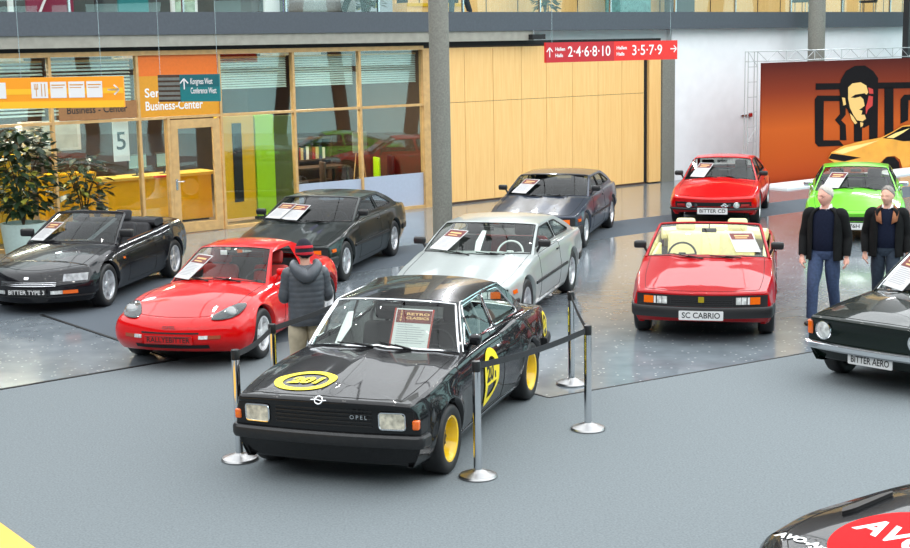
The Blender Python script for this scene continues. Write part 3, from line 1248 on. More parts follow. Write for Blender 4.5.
def roundel(c, fn, rx, ry, part, square=False):
    """yellow ring with the start number 201"""
    k = 40
    mb = MB()
    vs = []
    rings = [1.0, .9, .8, .73]
    for q in rings:
        vs += [fn(rx * q * math.cos(2 * PI * i / k), ry * q * math.sin(2 * PI * i / k)) for i in range(k)]
    mb.add(vs, [(a * k + i, a * k + (i + 1) % k, (a + 1) * k + (i + 1) % k, (a + 1) * k + i) for a in range(3) for i in range(k)])
    yl, num = (M['decal_yellow'], M['decal_yellow'])
    if square:
        mb = MB()
        A = lambda r, a0, a1, n: [(rx * r * math.cos(math.radians(q)), ry * r * math.sin(math.radians(q))) for q in np.linspace(a0, a1, n)]
        outer = A(1, 150, -45, 24) + [(rx * .25, -ry * .95), (-rx * .35, -ry * 1.12), (-rx * 1.0, -ry * 1.22), (-rx * 1.0, ry * .30)]
        up = A(.66, 148, 32, 12)
        lo_ = [(rx * .55, -ry * .42), (rx * .42, -ry * .66), (rx * .12, -ry * .82), (-rx * .3, -ry * .92), (-rx * .68, -ry * .95), (-rx * .68, -ry * .42)]
        # cut into short spans so that the decal follows the curved door
        tr = geometry.tessellate_polygon([[V((x, y, 0)) for x, y in q] for q in (outer, up, lo_)])
        fl = outer + up + lo_
        bm = bmesh.new()
        vv = [bm.verts.new((x, y, 0)) for x, y in fl]
        for t in tr:
            try:
                bm.faces.new([vv[i] for i in t])
            except ValueError:
                pass
        for yc in np.linspace(-1.2, 1, 14):
            bmesh.ops.bisect_plane(bm, geom=bm.verts[:] + bm.edges[:] + bm.faces[:], plane_co=(0, yc * ry, 0), plane_no=(0, 1, 0))
        bm.verts.index_update()
        mb.add([fn(v.co.x, v.co.y) for v in bm.verts], [[v.index for v in f.verts] for f in bm.faces])
        bm.free()
    p = c.part(mb, 'roundel', yl, parent=c.parts.get(part), smooth=False, normals=False)
    mb = MB()
    if square:
        add_text(mb, '201', ry * .92, lambda x, y: fn(x - rx * .06, y + ry * .02, .0016), width=rx * 1.3, bold=.010)
    else:
        add_text(mb, '201', ry * .82, lambda x, y: fn(x, y, .001), width=rx * 1.12, bold=.010, shear=.25)
    c.part(mb, 'start_number', M['ink'] if square else num, parent=p, smooth=False, normals=False)
    return p

def place2(label, S, px, rz, which='f', out=-.005, group=None):
    """stand the car from one outer left tyre foot and a heading in degrees"""
    a = G(*px)
    rz = math.radians(rz)
    d = V((math.cos(rz), math.sin(rz), 0))
    left = V((-d.y, d.x, 0))
    x = S['xf'] if which == 'f' else S['xr']
    W = pchip(S['W'])
    o = a - left * (W(x) - out) - d * x
    o.z = .002
    return Car(label, S, o, rz, group)

def place(label, S, fpx, rpx, group=None, out=-.005, rz=None):
    """stand the car so that the front and rear left tyres touch the ground at two photo pixels"""
    a, b = G(*fpx), G(*rpx)
    d = (a - b).normalized()
    mid = (a + b) / 2
    left = V((-d.y, d.x, 0))
    W = pchip(S['W'])
    o = mid - left * ((W(S['xf']) + W(S['xr'])) / 2 - out)
    o = o - d * (S['xf'] + S['xr']) / 2
    o.z = .002
    return Car(label, S, o, math.atan2(d.y, d.x), group)
def sc_spec(paint, **kw):
    S = dict(
        name='car', paint=paint, xf=1.34, xr=-1.34, rw=.32, arch=.375, arch_r=.375, nose=2.24, tail=-2.42,
        fbend=.12, frc=.14, rbend=.08, rrc=.16, cowl=.72, deck=-1.85, door=(-.55, .62), flare=.012,
        W=[(2.24, .80), (1.9, .855), (1.34, .895), (.5, .895), (-.5, .895), (-1.34, .90), (-2.0, .865), (-2.42, .80)],
        zs=[(2.24, .62), (1.8, .69), (1.2, .785), (.6, .865), (0, .88), (-1.2, .885), (-2.0, .88), (-2.42, .85)],
        crown=[(2.24, .02), (1.6, .045), (.8, .065), (-1.5, .05), (-2.42, .02)],
        zb=[(2.24, .27), (1.8, .21), (1.2, .18), (-1.2, .18), (-1.8, .22), (-2.42, .32)],
        side=[(0, .07), (.2, .02), (.45, 0), (.62, .0), (.7, .012), (.85, .022), (.95, .038), (1, .058)],
        front=[(0, .14), (.25, .06), (.4, .035), (.85, .05), (.93, .03), (1, .05)],
        rear=[(0, .12), (.3, .03), (.6, 0), (.9, .03), (1, .06)],
        bump=lambda x, y: -.020 * (1 / (1 + math.exp((abs(y) - .42) / .012))) * (1 if x > .5 else 0) * min(1, max(0, (2.2 - x) / .3)) + (.004 if x > .5 else 0) * math.exp(-(y / .02) ** 2),
        gh=dict(x0=.72, bow0=.22, x1=-.06, bow1=.15, z1=1.195, x2=-.98, z2=1.195, x3=-1.85, crown=.05, rise=.02, tum=.34, curv=.2,
                fu=.05, fv=.06, glass=M['glass'],
                windows=[dict(p=[(.53, .95), (.02, 1.155), (-.50, 1.165), (-.55, .95)], r=.03),
                         dict(p=[(-.63, .95), (-.58, 1.165), (-.86, 1.16), (-1.38, .975), (-1.36, .95)], r=.04)]))
    S.update(kw)
    return S

def sc_common(c, rub=True, mirrors=True, rim=None, marker=True, style='star'):
    blk = M['black_plastic']
    c.wheels(tyre_w=.205, rr=.205, style=style, rim=rim)
    mb = c.patch(-.80, .80, .47, .612, -.02, .006, ny=26, nz=3)
    gr = c.part(mb, 'grille', M['matt_black'])
    mb = MB()
    for z in (.50, .525, .55, .575):
        c.patch(-.38, .38, z, z + .006, -.01, .011, ny=10, mb=mb)
    for y in (-.38, 0, .38):
        c.patch(y - .006, y + .006, .49, .585, -.01, .013, ny=2, mb=mb)
    c.part(mb, 'grille_bars', blk, parent=gr)
    mb = MB()
    fr = c.nose_frame(0, .56, .014)
    mb.prism(round_poly([(-.035, -.035), (.035, -.035), (.035, .035), (-.035, .035)], .006), 0, .006, fr)
    c.part(mb, 'badge', mat('badge', srgb(170, 150, 30), .3, .4), parent=gr)
    for sg in (-1, 1):
        for (a, b, nm, m) in ((.42, .48, 'headlight', M['clear_lens']), (.487, .545, 'headlight', M['clear_lens']), (.56, .585, 'parking_light', M['plate_white']), (.59, .71, 'turn_signal', M['amber'])):
            p, q = sorted((sg * a, sg * b))
            mb = c.patch(p, q, .50, .588, -.005, .016, ny=3)
            c.part(mb, nm, m)
    mb = c.band(.395, [(-.02, -.075), (.02, -.07), (.032, -.04), (.032, .05), (.02, .07), (-.02, .075)], 1.76)
    c.part(mb, 'front_bumper', blk)
    mb = c.band(.47, [(-.02, -.06), (.01, -.05), (.018, -.02), (.018, .03), (.01, .05), (-.02, .06)], -1.86, rear=True)
    c.part(mb, 'rear_bumper', blk)
    c.exhaustless_tail(.58, .74, .3, .72)
    for sg in (-1, 1):
        if rub:
            zc = c.S.get('rubz', .52)
            for x0, x1 in ((-.94, .93),):
                mb = c.flank(sg, x0, x1, zc - .02, zc + .02, .014)
                c.part(mb, 'rubbing_strip', blk)
        if marker:
            mb = c.flank(sg, 1.80, 1.93, .535, .585, .012, n=4)
            c.part(mb, 'side_marker', M['amber'])
        if mirrors:
            c.mirror(sg, blk, x=.50, z=1.0, size=(.09, .17, .10))
        c.handle(sg, -.42, .80)
    c.wiper(-.05, -.55, .05)
    c.wiper(.55, .05, .05)

def silver_sc():
    S = sc_spec(M['p_silver'], trim=M['int_grey'])
    S['gh']['glass'] = M['glass']
    c = place2('pale silver coupe with a black rubbing strip, behind the black race coupe', S, (574, 292), -107.5, 'r')
    c.greenhouse()
    sc_common(c)
    c.seats(M['int_dark'], rear=-1.0, rearm=M['int_red'])
    c.dash(M['int_grey'], wheelm=M['white'])
    mb = MB()
    pp = [c.ws(.02, .12, -.08), c.ws(-.04, .5, -.08), c.ws(-.06, .88, -.08)]
    mb.tube(pp, [.035, .05, .03], 8, flat=.3)
    c.part(mb, 'sun_shade', M['white'])
    c.sheet('sheet with dark red header on the pale silver coupe windscreen', -.66, .04, w=.34, h=.50, tilt=-.12)

def dark_sc():
    S = sc_spec(M['p_darkgreen'], trim=M['int_dark'])
    g = S['gh']
    g['glass'] = M['glass_dark']
    S['gh']['windows'][1]['glass'] = M['glass']
    c = place2('dark green metallic coupe with two sheets on its windscreen, behind the red rally style car', S, (349, 280.5), -104.3, 'f')
    c.greenhouse()
    sc_common(c)
    c.seats(M['int_dark'], rear=-1.0)
    c.dash(M['int_brown'])
    c.sheet('left of two sheets side by side on the dark green coupe windscreen', -.74, .05, w=.36, h=.46, tilt=-.1)
    c.sheet('right of two sheets side by side on the dark green coupe windscreen', -.36, .05, w=.36, h=.46, tilt=-.08)

def blue_sc():
    S = sc_spec(M['p_blue'], xr=-1.44, tail=-2.5, deck=-1.95, rubz=.52)
    S['W'] = [(2.24, .80), (1.9, .855), (1.34, .895), (.5, .895), (-.5, .895), (-1.44, .90), (-2.0, .865), (-2.5, .80)]
    g = S['gh']
    g.update(x2=-1.12, x3=-1.95, glass=M['glass_dark'])
    g['windows'] = [dict(p=[(.53, .95), (.02, 1.155), (-.32, 1.165), (-.36, .95)], r=.03, open=False),
                    dict(p=[(-.42, .95), (-.38, 1.165), (-.92, 1.16), (-1.02, .95)], r=.03, glass=M['glass']),
                    dict(p=[(-1.08, .955), (-.98, 1.15), (-1.05, 1.14), (-1.50, .97)], r=.03)]
    S['paint'] = M['p_blue']
    c = place2('dark blue grey saloon in front of the wooden wall, behind the silver coupe', S, (588, 247), -106.0, 'f')
    c.greenhouse()
    sc_common(c)
    c.seats(M['int_dark'], rear=-1.1)
    c.dash(M['int_dark'])
    c.sheet('sheet with dark red header on the dark blue grey saloon windscreen', -.66, .05, w=.34, h=.50, tilt=-.12)

def cabrio_sc():
    S = sc_spec(M['p_red_dark'], trim=M['int_cream'], deck=-1.55, floor=.28)
    S['gh'].update(bow0=.2, x1=.02, z1=1.215, glass=glass('clear car glass', (.9, .95, .9), .9), tr=.006, fu=.03, fv=.03)
    c = place2('red convertible with cream interior and wide black front bumper, roof down', S, (775.5, 332.5), -103, 'f')
    c.greenhouse(open_top=True)
    sc_common(c, rub=False, marker=False)
    for sg in (-1, 1):
        mb = c.flank(sg, -.94, .93, .44, .48, .014)
        c.part(mb, 'rubbing_strip', M['black_plastic'])
    c.plate('SC CABRIO', 0, .365, w=.54, h=.115, d=.05)
    cr = M['int_cream']
    c.seats(cr, rear=-1.15, back=.58)
    c.dash(M['int_dark'], wheelm=M['int_dark'], wx=.24, wy=-.36)
    mb = MB()
    for sg in (1, -1):
        mb.rbox((-.1, sg * .74, .72), (1.3, .05, .26), .02)
    c.part(mb, 'door_lining', cr)
    mb = MB()
    prof = []
    for i in range(13):
        u = -1 + 2 * i / 12
        prof.append((-1.42 + .10 * u * u, u * .76, .93 + .03 * math.cos(3 * u)))
    mb.tube(prof, .105, 10, flat=.9)
    mb.tube([(x - .16, y * 1.0, z - .02) for x, y, z in prof], .11, 10, flat=.8)
    c.part(mb, 'folded_hood_cover', cr)
    c.sheet('sheet with dark red header on the red convertible windscreen', .68, .12, w=.34, h=.42, tilt=.05, off=.02)

def cd_spec(paint, **kw):
    S = dict(
        name='car', paint=paint, xf=1.34, xr=-1.34, rw=.315, arch=.37, arch_r=.37, nose=2.26, tail=-2.40,
        fbend=.16, frc=.22, rbend=.12, rrc=.2, cowl=.60, deck=-2.0, door=(-.60, .50), flare=.012,
        W=[(2.26, .78), (1.9, .86), (1.34, .905), (.5, .89), (-.5, .89), (-1.34, .91), (-2.0, .85), (-2.40, .76)],
        zs=[(2.26, .56), (1.8, .65), (1.25, .745), (.6, .78), (0, .79), (-1.2, .83), (-2.0, .84), (-2.40, .80)],
        crown=[(2.26, .03), (1.6, .055), (.8, .08), (-1.5, .06), (-2.40, .03)],
        zb=[(2.26, .30), (1.8, .22), (1.2, .18), (-1.2, .18), (-1.8, .22), (-2.40, .34)],
        side=[(0, .09), (.2, .03), (.45, 0), (.62, .0), (.75, .015), (.87, .03), (.95, .05), (1, .075)],
        front=[(0, .22), (.25, .12), (.42, .07), (.82, .03), (.88, 0), (1, .05)],
        rear=[(0, .12), (.3, .03), (.6, 0), (.9, .05), (1, .1)],
        bump=lambda x, y: .018 * (1 / (1 + math.exp((abs(y) - .30) / .02))) * (1 if x > .5 else 0) * min(1, max(0, (2.2 - x) / .5)),
        gh=dict(x0=.60, bow0=.22, x1=-.10, bow1=.16, z1=1.215, x2=-.75, z2=1.215, x3=-2.0, crown=.05, rise=.02, tum=.34, curv=.25,
                fu=.05, fv=.06, glass=M['glass'],
                windows=[dict(p=[(.42, .875), (.0, 1.175), (-.50, 1.185), (-.58, .875)], r=.03),
                         dict(p=[(-.66, .88), (-.58, 1.185), (-.78, 1.18), (-1.3, .93), (-1.3, .885)], r=.04)]))
    S.update(kw)
    return S

def cd(label, paint, px, rz, plate, shlabel, u=-.6, pw=.86, mirror_m=None, py=0.0):
    S = cd_spec(paint)
    c = place2(label, S, px, rz, 'f')
    c.greenhouse()
    c.wheels(tyre_w=.21, rr=.2, style='multi', rim=M['alloy'])
    blk = M['black_plastic']
    mb = c.patch(-.76, .76, .375, .505, -.03, .004, ny=30, nz=3)
    gr = c.part(mb, 'grille', M['matt_black'])
    mb = c.band(.355, [(-.02, -.03), (.03, -.025), (.04, 0), (.03, .022), (-.02, .025)], 1.74)
    c.part(mb, 'front_bumper', blk)
    for sg in (-1, 1):
        c.rlamp(sg * .47, .445, .058, M['chrome'], name='fog_light')
        c.rlamp(sg * .33, .445, .036, M['black_plastic'], name='fog_light', lens=M['smoked'])
        p, q = sorted((sg * .56, sg * .72))
        mb = c.patch(p, q, .42, .465, -.01, .016, ny=4)
        c.part(mb, 'turn_signal', M['red_lens'])
        c.mirror(sg, mirror_m or M['black_plastic'], x=.36, z=.93, size=(.08, .18, .10))
        c.handle(sg, -.45, .74)
    fr = c.nose_frame(.24, .445, .02)
    mb = MB()
    mb.tube([fr(.045 * math.cos(2 * PI * i / 24), .045 * math.sin(2 * PI * i / 24)) for i in range(24)], .007, 6, closed=True)
    mb.tube([fr(-.07, 0), fr(-.02, .008), fr(.02, -.008), fr(.07, 0)], .007, 6)
    c.part(mb, 'emblem', M['chrome'], parent=gr)
    c.plate(plate, py, .325, w=.60, h=.125, d=.085, tw=pw)
    c.exhaustless_tail(.5, .66, .3, .66)
    c.seats(M['int_dark'], rear=-1.0)
    c.dash(M['int_brown'] if plate.startswith('B') else M['int_dark'])
    c.wiper(-.05, -.5, .05)
    c.wiper(.5, .05, .05)
    c.sheet(shlabel, u, .05, w=.34, h=.48, tilt=-.15)
    return c

def type3():
    S = dict(
        name='car', paint=M['p_black2'], xf=1.30, xr=-1.30, rw=.315, arch=.365, arch_r=.365, nose=2.20, tail=-2.20,
        fbend=.20, fpow=2.2, frc=.26, rbend=.14, rrc=.22, cowl=.66, deck=-1.25, door=(-.52, .52), flare=.014,
        W=[(2.2, .78), (1.85, .85), (1.3, .885), (.5, .875), (-.5, .875), (-1.3, .895), (-1.8, .86), (-2.2, .80)],
        zs=[(2.2, .55), (1.8, .65), (1.25, .755), (.6, .82), (0, .84), (-.7, .86), (-1.4, .90), (-1.9, .90), (-2.2, .84)],
        crown=[(2.2, .02), (1.6, .06), (.8, .09), (-1.3, .07), (-2.2, .03)],
        zb=[(2.2, .18), (1.8, .18), (1.2, .18), (-1.2, .18), (-1.8, .22), (-2.2, .30)],
        side=[(0, .08), (.2, .02), (.45, 0), (.65, .008), (.8, .03), (.9, .06), (.96, .09), (1, .13)],
        front=[(0, .06), (.2, .01), (.5, 0), (.62, .03), (.8, .06), (.92, .10), (1, .17)],
        rear=[(0, .10), (.3, .02), (.6, 0), (.9, .06), (1, .12)],
        floor=.28,
        gh=dict(x0=.66, bow0=.25, x1=-.10, bow1=.18, z1=1.215, crown=.05, tum=.36, curv=.2, glass=M['glass_dark'], fu=.04, fv=.05, z2=1.2, x2=-1, x3=-1.2, windows=[]))
    c = place2('black convertible with roof down at the left, in front of the glazed office', S, (112, 306), -100.5, 'f')
    c.greenhouse(open_top=True)
    c.wheels(tyre_w=.215, rr=.215, style='star')
    blk = M['black_plastic']
    mb = c.patch(-.42, .42, .425, .495, -.02, .004, ny=16, nz=2)
    gr = c.part(mb, 'grille', M['matt_black'])
    mb = MB()
    for z in (.43, .453, .476):
        c.patch(-.42, .42, z, z + .007, -.01, .010, ny=14, mb=mb)
    c.part(mb, 'grille_bars', M['steel'], parent=gr)
    fr = c.nose_frame(0, .535, .01)
    mb = MB()
    mb.prism(round_poly([(-.035, -.02), (.035, -.02), (.035, .02), (-.035, .02)], .012), 0, .004, fr)
    c.part(mb, 'emblem', M['chrome'])
    for sg in (-1, 1):
        p, q = sorted((sg * .50, sg * .79))
        mb = c.patch(p, q, .485, .585, -.01, .008, ny=14, nz=6)
        h = c.part(mb, 'headlight', mat('dark headlight lens', (.2, .21, .22), .12, .3, coat=1, noise=.5, nscale=14))  # glass tone darker than the clear lenses
        p, q = sorted((sg * .35, sg * .50))
        mb = c.patch(p, q, .31, .36, -.01, .012, ny=6)
        c.part(mb, 'fog_light', M['clear_lens'])
        p, q = sorted((sg * .505, sg * .68))
        mb = c.patch(p, q, .31, .36, -.01, .012, ny=8)
        c.part(mb, 'turn_signal', M['amber'])
        mb = c.flank(sg, .66, .72, .62, .65, .008, n=3)
        c.part(mb, 'side_repeater', M['amber'])
        c.mirror(sg, blk, x=.46, z=.975, size=(.10, .21, .12))
        c.handle(sg, -.38, .76, blk)
    mb = c.band(.275, [(-.02, -.012), (.012, -.010), (.012, .010), (-.02, .012)], 1.72)
    c.part(mb, 'bumper_strip', blk)
    c.plate('BITTER TYPE 3', .02, .345, w=.60, h=.10, bg=M['ink'], ink=M['plate_white'], size=.085, d=.02, tw=.92)
    c.exhaustless_tail(.55, .72, .3, .72)
    dk = M['int_dark']
    c.seats(dk, rear=-1.0, back=.56)
    c.dash(dk)
    mb = MB()
    prof = [(-1.18 + .10 * (2 * i / 12 - 1) ** 2, (2 * i / 12 - 1) * .68, .95) for i in range(13)]
    mb.tube(prof, .08, 10, flat=.8)
    mb.tube([(x - .14, y, z) for x, y, z in prof], .08, 10, flat=.7)
    c.part(mb, 'folded_roof', M['int_dark'])
    mb = MB()
    mb.tube([c.ws(.35, .1, -.1), c.ws(.75, .95, -.1)], [.05, .045], 8, flat=.3)
    c.part(mb, 'sun_shade', M['int_grey'])
    c.wiper(-.05, -.5, .04)
    c.sheet('sheet with dark red header on the black convertible windscreen, left end', -.72, .03, w=.36, h=.46, tilt=-.12)

def rallye():
    S = dict(
        name='car', paint=M['p_red'], xf=1.215, xr=-1.215, rw=.305, arch=.355, arch_r=.355, nose=2.08, tail=-1.95,
        fbend=.11, fpow=2.2, frc=.28, rbend=.14, rrc=.22, cowl=.52, deck=-1.35, door=(-.62, .42), flare=.02,
        W=[(2.08, .78), (1.7, .845), (1.2, .87), (.5, .845), (-.3, .845), (-1.2, .89), (-1.6, .86), (-1.95, .79)],
        zs=[(2.08, .53), (1.8, .60), (1.4, .715), (1.1, .755), (.5, .765), (0, .765), (-.6, .79), (-1.2, .83), (-1.6, .82), (-1.95, .76)],
        crown=[(2.08, .02), (1.7, .05), (1.3, .05), (.5, .10), (-1.3, .06), (-1.95, .03)],
        zb=[(2.08, .22), (1.7, .19), (1.2, .17), (-1.2, .17), (-1.6, .22), (-1.95, .30)],
        side=[(0, .08), (.2, .02), (.45, 0), (.62, .006), (.78, .03), (.88, .06), (.95, .10), (1, .15)],
        front=[(0, .12), (.2, .03), (.4, 0), (.6, .01), (.78, .03), (.9, .07), (1, .15)],
        rear=[(0, .10), (.3, .02), (.6, 0), (.9, .06), (1, .12)],
        gh=dict(x0=.52, bow0=.24, x1=-.12, bow1=.16, z1=1.155, x2=-.72, z2=1.15, x3=-1.35, crown=.06, rise=.02, tum=.36, curv=.25,
                fu=.06, fv=.06, glass=M['glass'], tr=.006,
                windows=[dict(p=[(.34, .855), (-.04, 1.11), (-.60, 1.12), (-.66, .855)], r=.04, open=True)]))
    c = place2('bright red low sports coupe with covered headlights, beside the man in the striped hat', S, (267, 358), -103.5, 'f')
    c.greenhouse()
    c.wheels(tyre_w=.205, rr=.205, style='star', rim=mat('white alloy', (.75, .75, .76), .3, .3))
    blk = M['black_plastic']
    # covered headlights: dark bowl, round lamp, clear cover following the wing
    for sg in (-1, 1):
        poly = [(1.915, .46), (1.80, .455), (1.58, .56), (1.45, .65), (1.42, .73), (1.52, .765), (1.68, .75), (1.80, .69), (1.885, .58)]
        poly = round_poly(poly, .05, 4)
        n = len(poly)
        cx = sum(p[0] for p in poly) / n
        cy = sum(p[1] for p in poly) / n
        def zz(x, y, d):
            return V((x, sg * y, c.topz(x, y) + d))
        for k_, (d, sc, nm) in enumerate(((.004, 1.0, 'headlight_bowl'), (.012, .97, 'headlight_cover'))):
            mb = MB()
            rings = [1.0, .8, .6, .4, .2]
            vs = [zz(cx + (x - cx) * q * sc, cy + (y - cy) * q * sc, d + (.015 * (1 - q * q) if k_ else 0)) for q in rings for x, y in poly] + [zz(cx, cy, d + (.015 if k_ else 0))]
            fs = [(a * n + i, a * n + (i + 1) % n, (a + 1) * n + (i + 1) % n, (a + 1) * n + i) for a in range(4) for i in range(n)]
            fs += [(4 * n + i, 4 * n + (i + 1) % n, 5 * n) for i in range(n)]
            mb.add(vs, fs)
            if k_ == 0:
                hb = c.part(mb, nm, mat('bowl grey', (.03, .03, .033), .4, .2))
                m2 = MB()
                lx, ly = 1.70, .635
                o = zz(lx, ly, .012)
                fr = frame(o, (0, 1, 0), (-.45, 0, .9))
                kk = 24
                prof = [(.075, -.03), (.07, .012), (.05, .02), (.001, .024)]
                vs = [fr(q * math.cos(2 * PI * i / kk), q * math.sin(2 * PI * i / kk), h) for q, h in prof for i in range(kk)]
                m2.add(vs, [(a * kk + i, a * kk + (i + 1) % kk, (a + 1) * kk + (i + 1) % kk, (a + 1) * kk + i) for a in range(3) for i in range(kk)])
                c.part(m2, 'headlight', mat('dark lens', (.32, .33, .33), .2, .3, coat=1), parent=hb)  # lamp under the cover, darker than the clear lenses
            else:
                c.part(mb, nm, glass('headlight cover glass', (.7, .75, .75), .9), parent=hb)
        p, q = sorted((sg * .36, sg * .46))
        mb = c.patch(p, q, .385, .425, -.01, .01, ny=4)
        c.part(mb, 'parking_light', M['clear_lens'])
        p, q = sorted((sg * .465, sg * .60))
        mb = c.patch(p, q, .385, .425, -.01, .01, ny=6)
        c.part(mb, 'turn_signal', mat('dark amber', srgb(150, 60, 20), .2, coat=1))
        if sg > 0:
            c.mirror(sg, M['p_red'], x=.26, z=.90, size=(.08, .17, .10))
    mb = c.patch(-.36, .36, .445, .462, -.02, .006, ny=12)
    c.part(mb, 'nose_slot', M['matt_black'])
    mb = c.patch(-.46, .46, .262, .312, -.02, .006, ny=16)
    c.part(mb, 'air_intake', M['matt_black'])
    c.plate('RALLYEBITTER', 0, .375, w=.60, h=.10, bg=mat('red plate', srgb(190, 12, 12), .4), ink=M['ink'], size=.085, d=.015, border=True, tw=.9)
    fr = c.nose_frame(0, .515, .006)
    mb = MB()
    add_text(mb, 'OPEL', .05, fr, width=.17, bold=.002)
    c.part(mb, 'lettering', mat('red letters', srgb(130, 5, 8), .3), smooth=False)
    c.exhaustless_tail(.5, .64, .3, .66)
    c.seats(M['int_red'], back=.42)
    c.dash(M['int_dark'])
    c.wiper(-.05, -.62, .06)
    c.wiper(.55, .02, .05)
    mb = MB()
    mb.rbox(c.ws(-.12, .8, -.02), (.01, .09, .06), .004)
    c.part(mb, 'windscreen_sticker', M['white'])
    c.sheet('sheet with dark red header on the bright red sports coupe windscreen', -.70, .03, w=.36, h=.46, tilt=-.22)

def aero():
    S = dict(
        name='car', paint=M['p_bottle'], xf=1.20, xr=-1.20, rw=.29, arch=.34, arch_r=.34, nose=1.92, tail=-2.15,
        fbend=.06, frc=.08, rbend=.06, rrc=.14, cowl=.55, deck=-1.2, door=(-.5, .46), flare=.01,
        W=[(1.92, .755), (1.6, .78), (1.2, .80), (.3, .80), (-.6, .80), (-1.2, .80), (-1.8, .77), (-2.15, .72)],
        zs=[(1.92, .735), (1.5, .775), (.9, .82), (.2, .85), (-.6, .85), (-1.4, .85), (-2.15, .80)],
        crown=[(1.92, .02), (1.4, .045), (.8, .06), (-1.3, .05), (-2.15, .03)],
        zb=[(1.92, .27), (1.5, .21), (1.0, .18), (-1.0, .18), (-1.6, .22), (-2.15, .32)],
        side=[(0, .09), (.2, .03), (.45, 0), (.7, .004), (.85, .025), (.95, .05), (1, .075)],
        front=[(0, .16), (.3, .07), (.42, .05), (.86, .05), (.92, .0), (1, .03)],
        rear=[(0, .15), (.3, .03), (.6, 0), (.9, .02), (1, .05)],
        bump=lambda x, y: .016 * (1 / (1 + math.exp((abs(y) - .30) / .02))) * (1 if x > .4 else 0) * min(1, max(0, (1.9 - x) / .3)),
        floor=.28,
        gh=dict(x0=.55, bow0=.16, x1=.05, bow1=.12, z1=1.29, crown=.05, tum=.4, curv=.2, glass=M['glass'], fu=.04, fv=.05, trim=M['chrome'], z2=1.3, x2=-.9, x3=-1.2, windows=[]))
    c = place_nose('dark green open car with round headlights and chrome bumper at the right edge', S, (808, 322, .66), -.75, -137.0)
    c.greenhouse(open_top=True)
    c.wheels(tyre_w=.185, rr=.18, style='star')
    mb = c.patch(-.66, .66, .50, .69, -.04, -.012, ny=20)
    gr = c.part(mb, 'grille', M['matt_black'])
    mb = MB()
    for i in range(9):
        z = .52 + .019 * i
        c.patch(-.40, .40, z, z + .006, -.03, .0, ny=10, mb=mb)
    c.part(mb, 'grille_bars', M['black_plastic'], parent=gr)
    for sg in (-1, 1):
        c.rlamp(sg * .55, .60, .092, M['chrome'], d=.02, lens=M['clear_lens'])
        mb = MB()
        mb.rbox((c.nosex(.70, .60) - .055, sg * .728, .61), (.14, .065, .15), .015)
        c.part(mb, 'turn_signal', M['amber'])
        if sg > 0:
            c.mirror(sg, M['chrome'], x=.40, z=.96, size=(.08, .12, .09))
        c.handle(sg, -.38, .76, M['chrome'])
    mb = c.band(.425, [(-.02, -.045), (.035, -.04), (.055, -.02), (.055, .025), (.035, .04), (-.02, .045)], 1.60)
    c.part(mb, 'front_bumper', M['chrome'])
    c.plate('BITTER AERO', .02, .335, w=.52, h=.11, d=.05)
    c.seats(M['int_brown'], rear=-.95)
    c.dash(M['int_dark'])
    c.wiper(-.05, -.5, .04)
    c.sheet('sheet with dark red header on the dark green open car at the right edge', -.62, .04, w=.36, h=.48, tilt=-.2)

def place_nose(label, S, pxz, y, rz, dx=-.03):
    """stand the car from the right end of its nose seen at a pixel, at height z"""
    a = G(pxz[0], pxz[1], pxz[2])
    rz = math.radians(rz)
    d = V((math.cos(rz), math.sin(rz), 0))
    left = V((-d.y, d.x, 0))
    o = a - left * y - d * (S['nose'] - S['fbend'] + dx)
    o.z = .002
    return Car(label, S, o, rz)

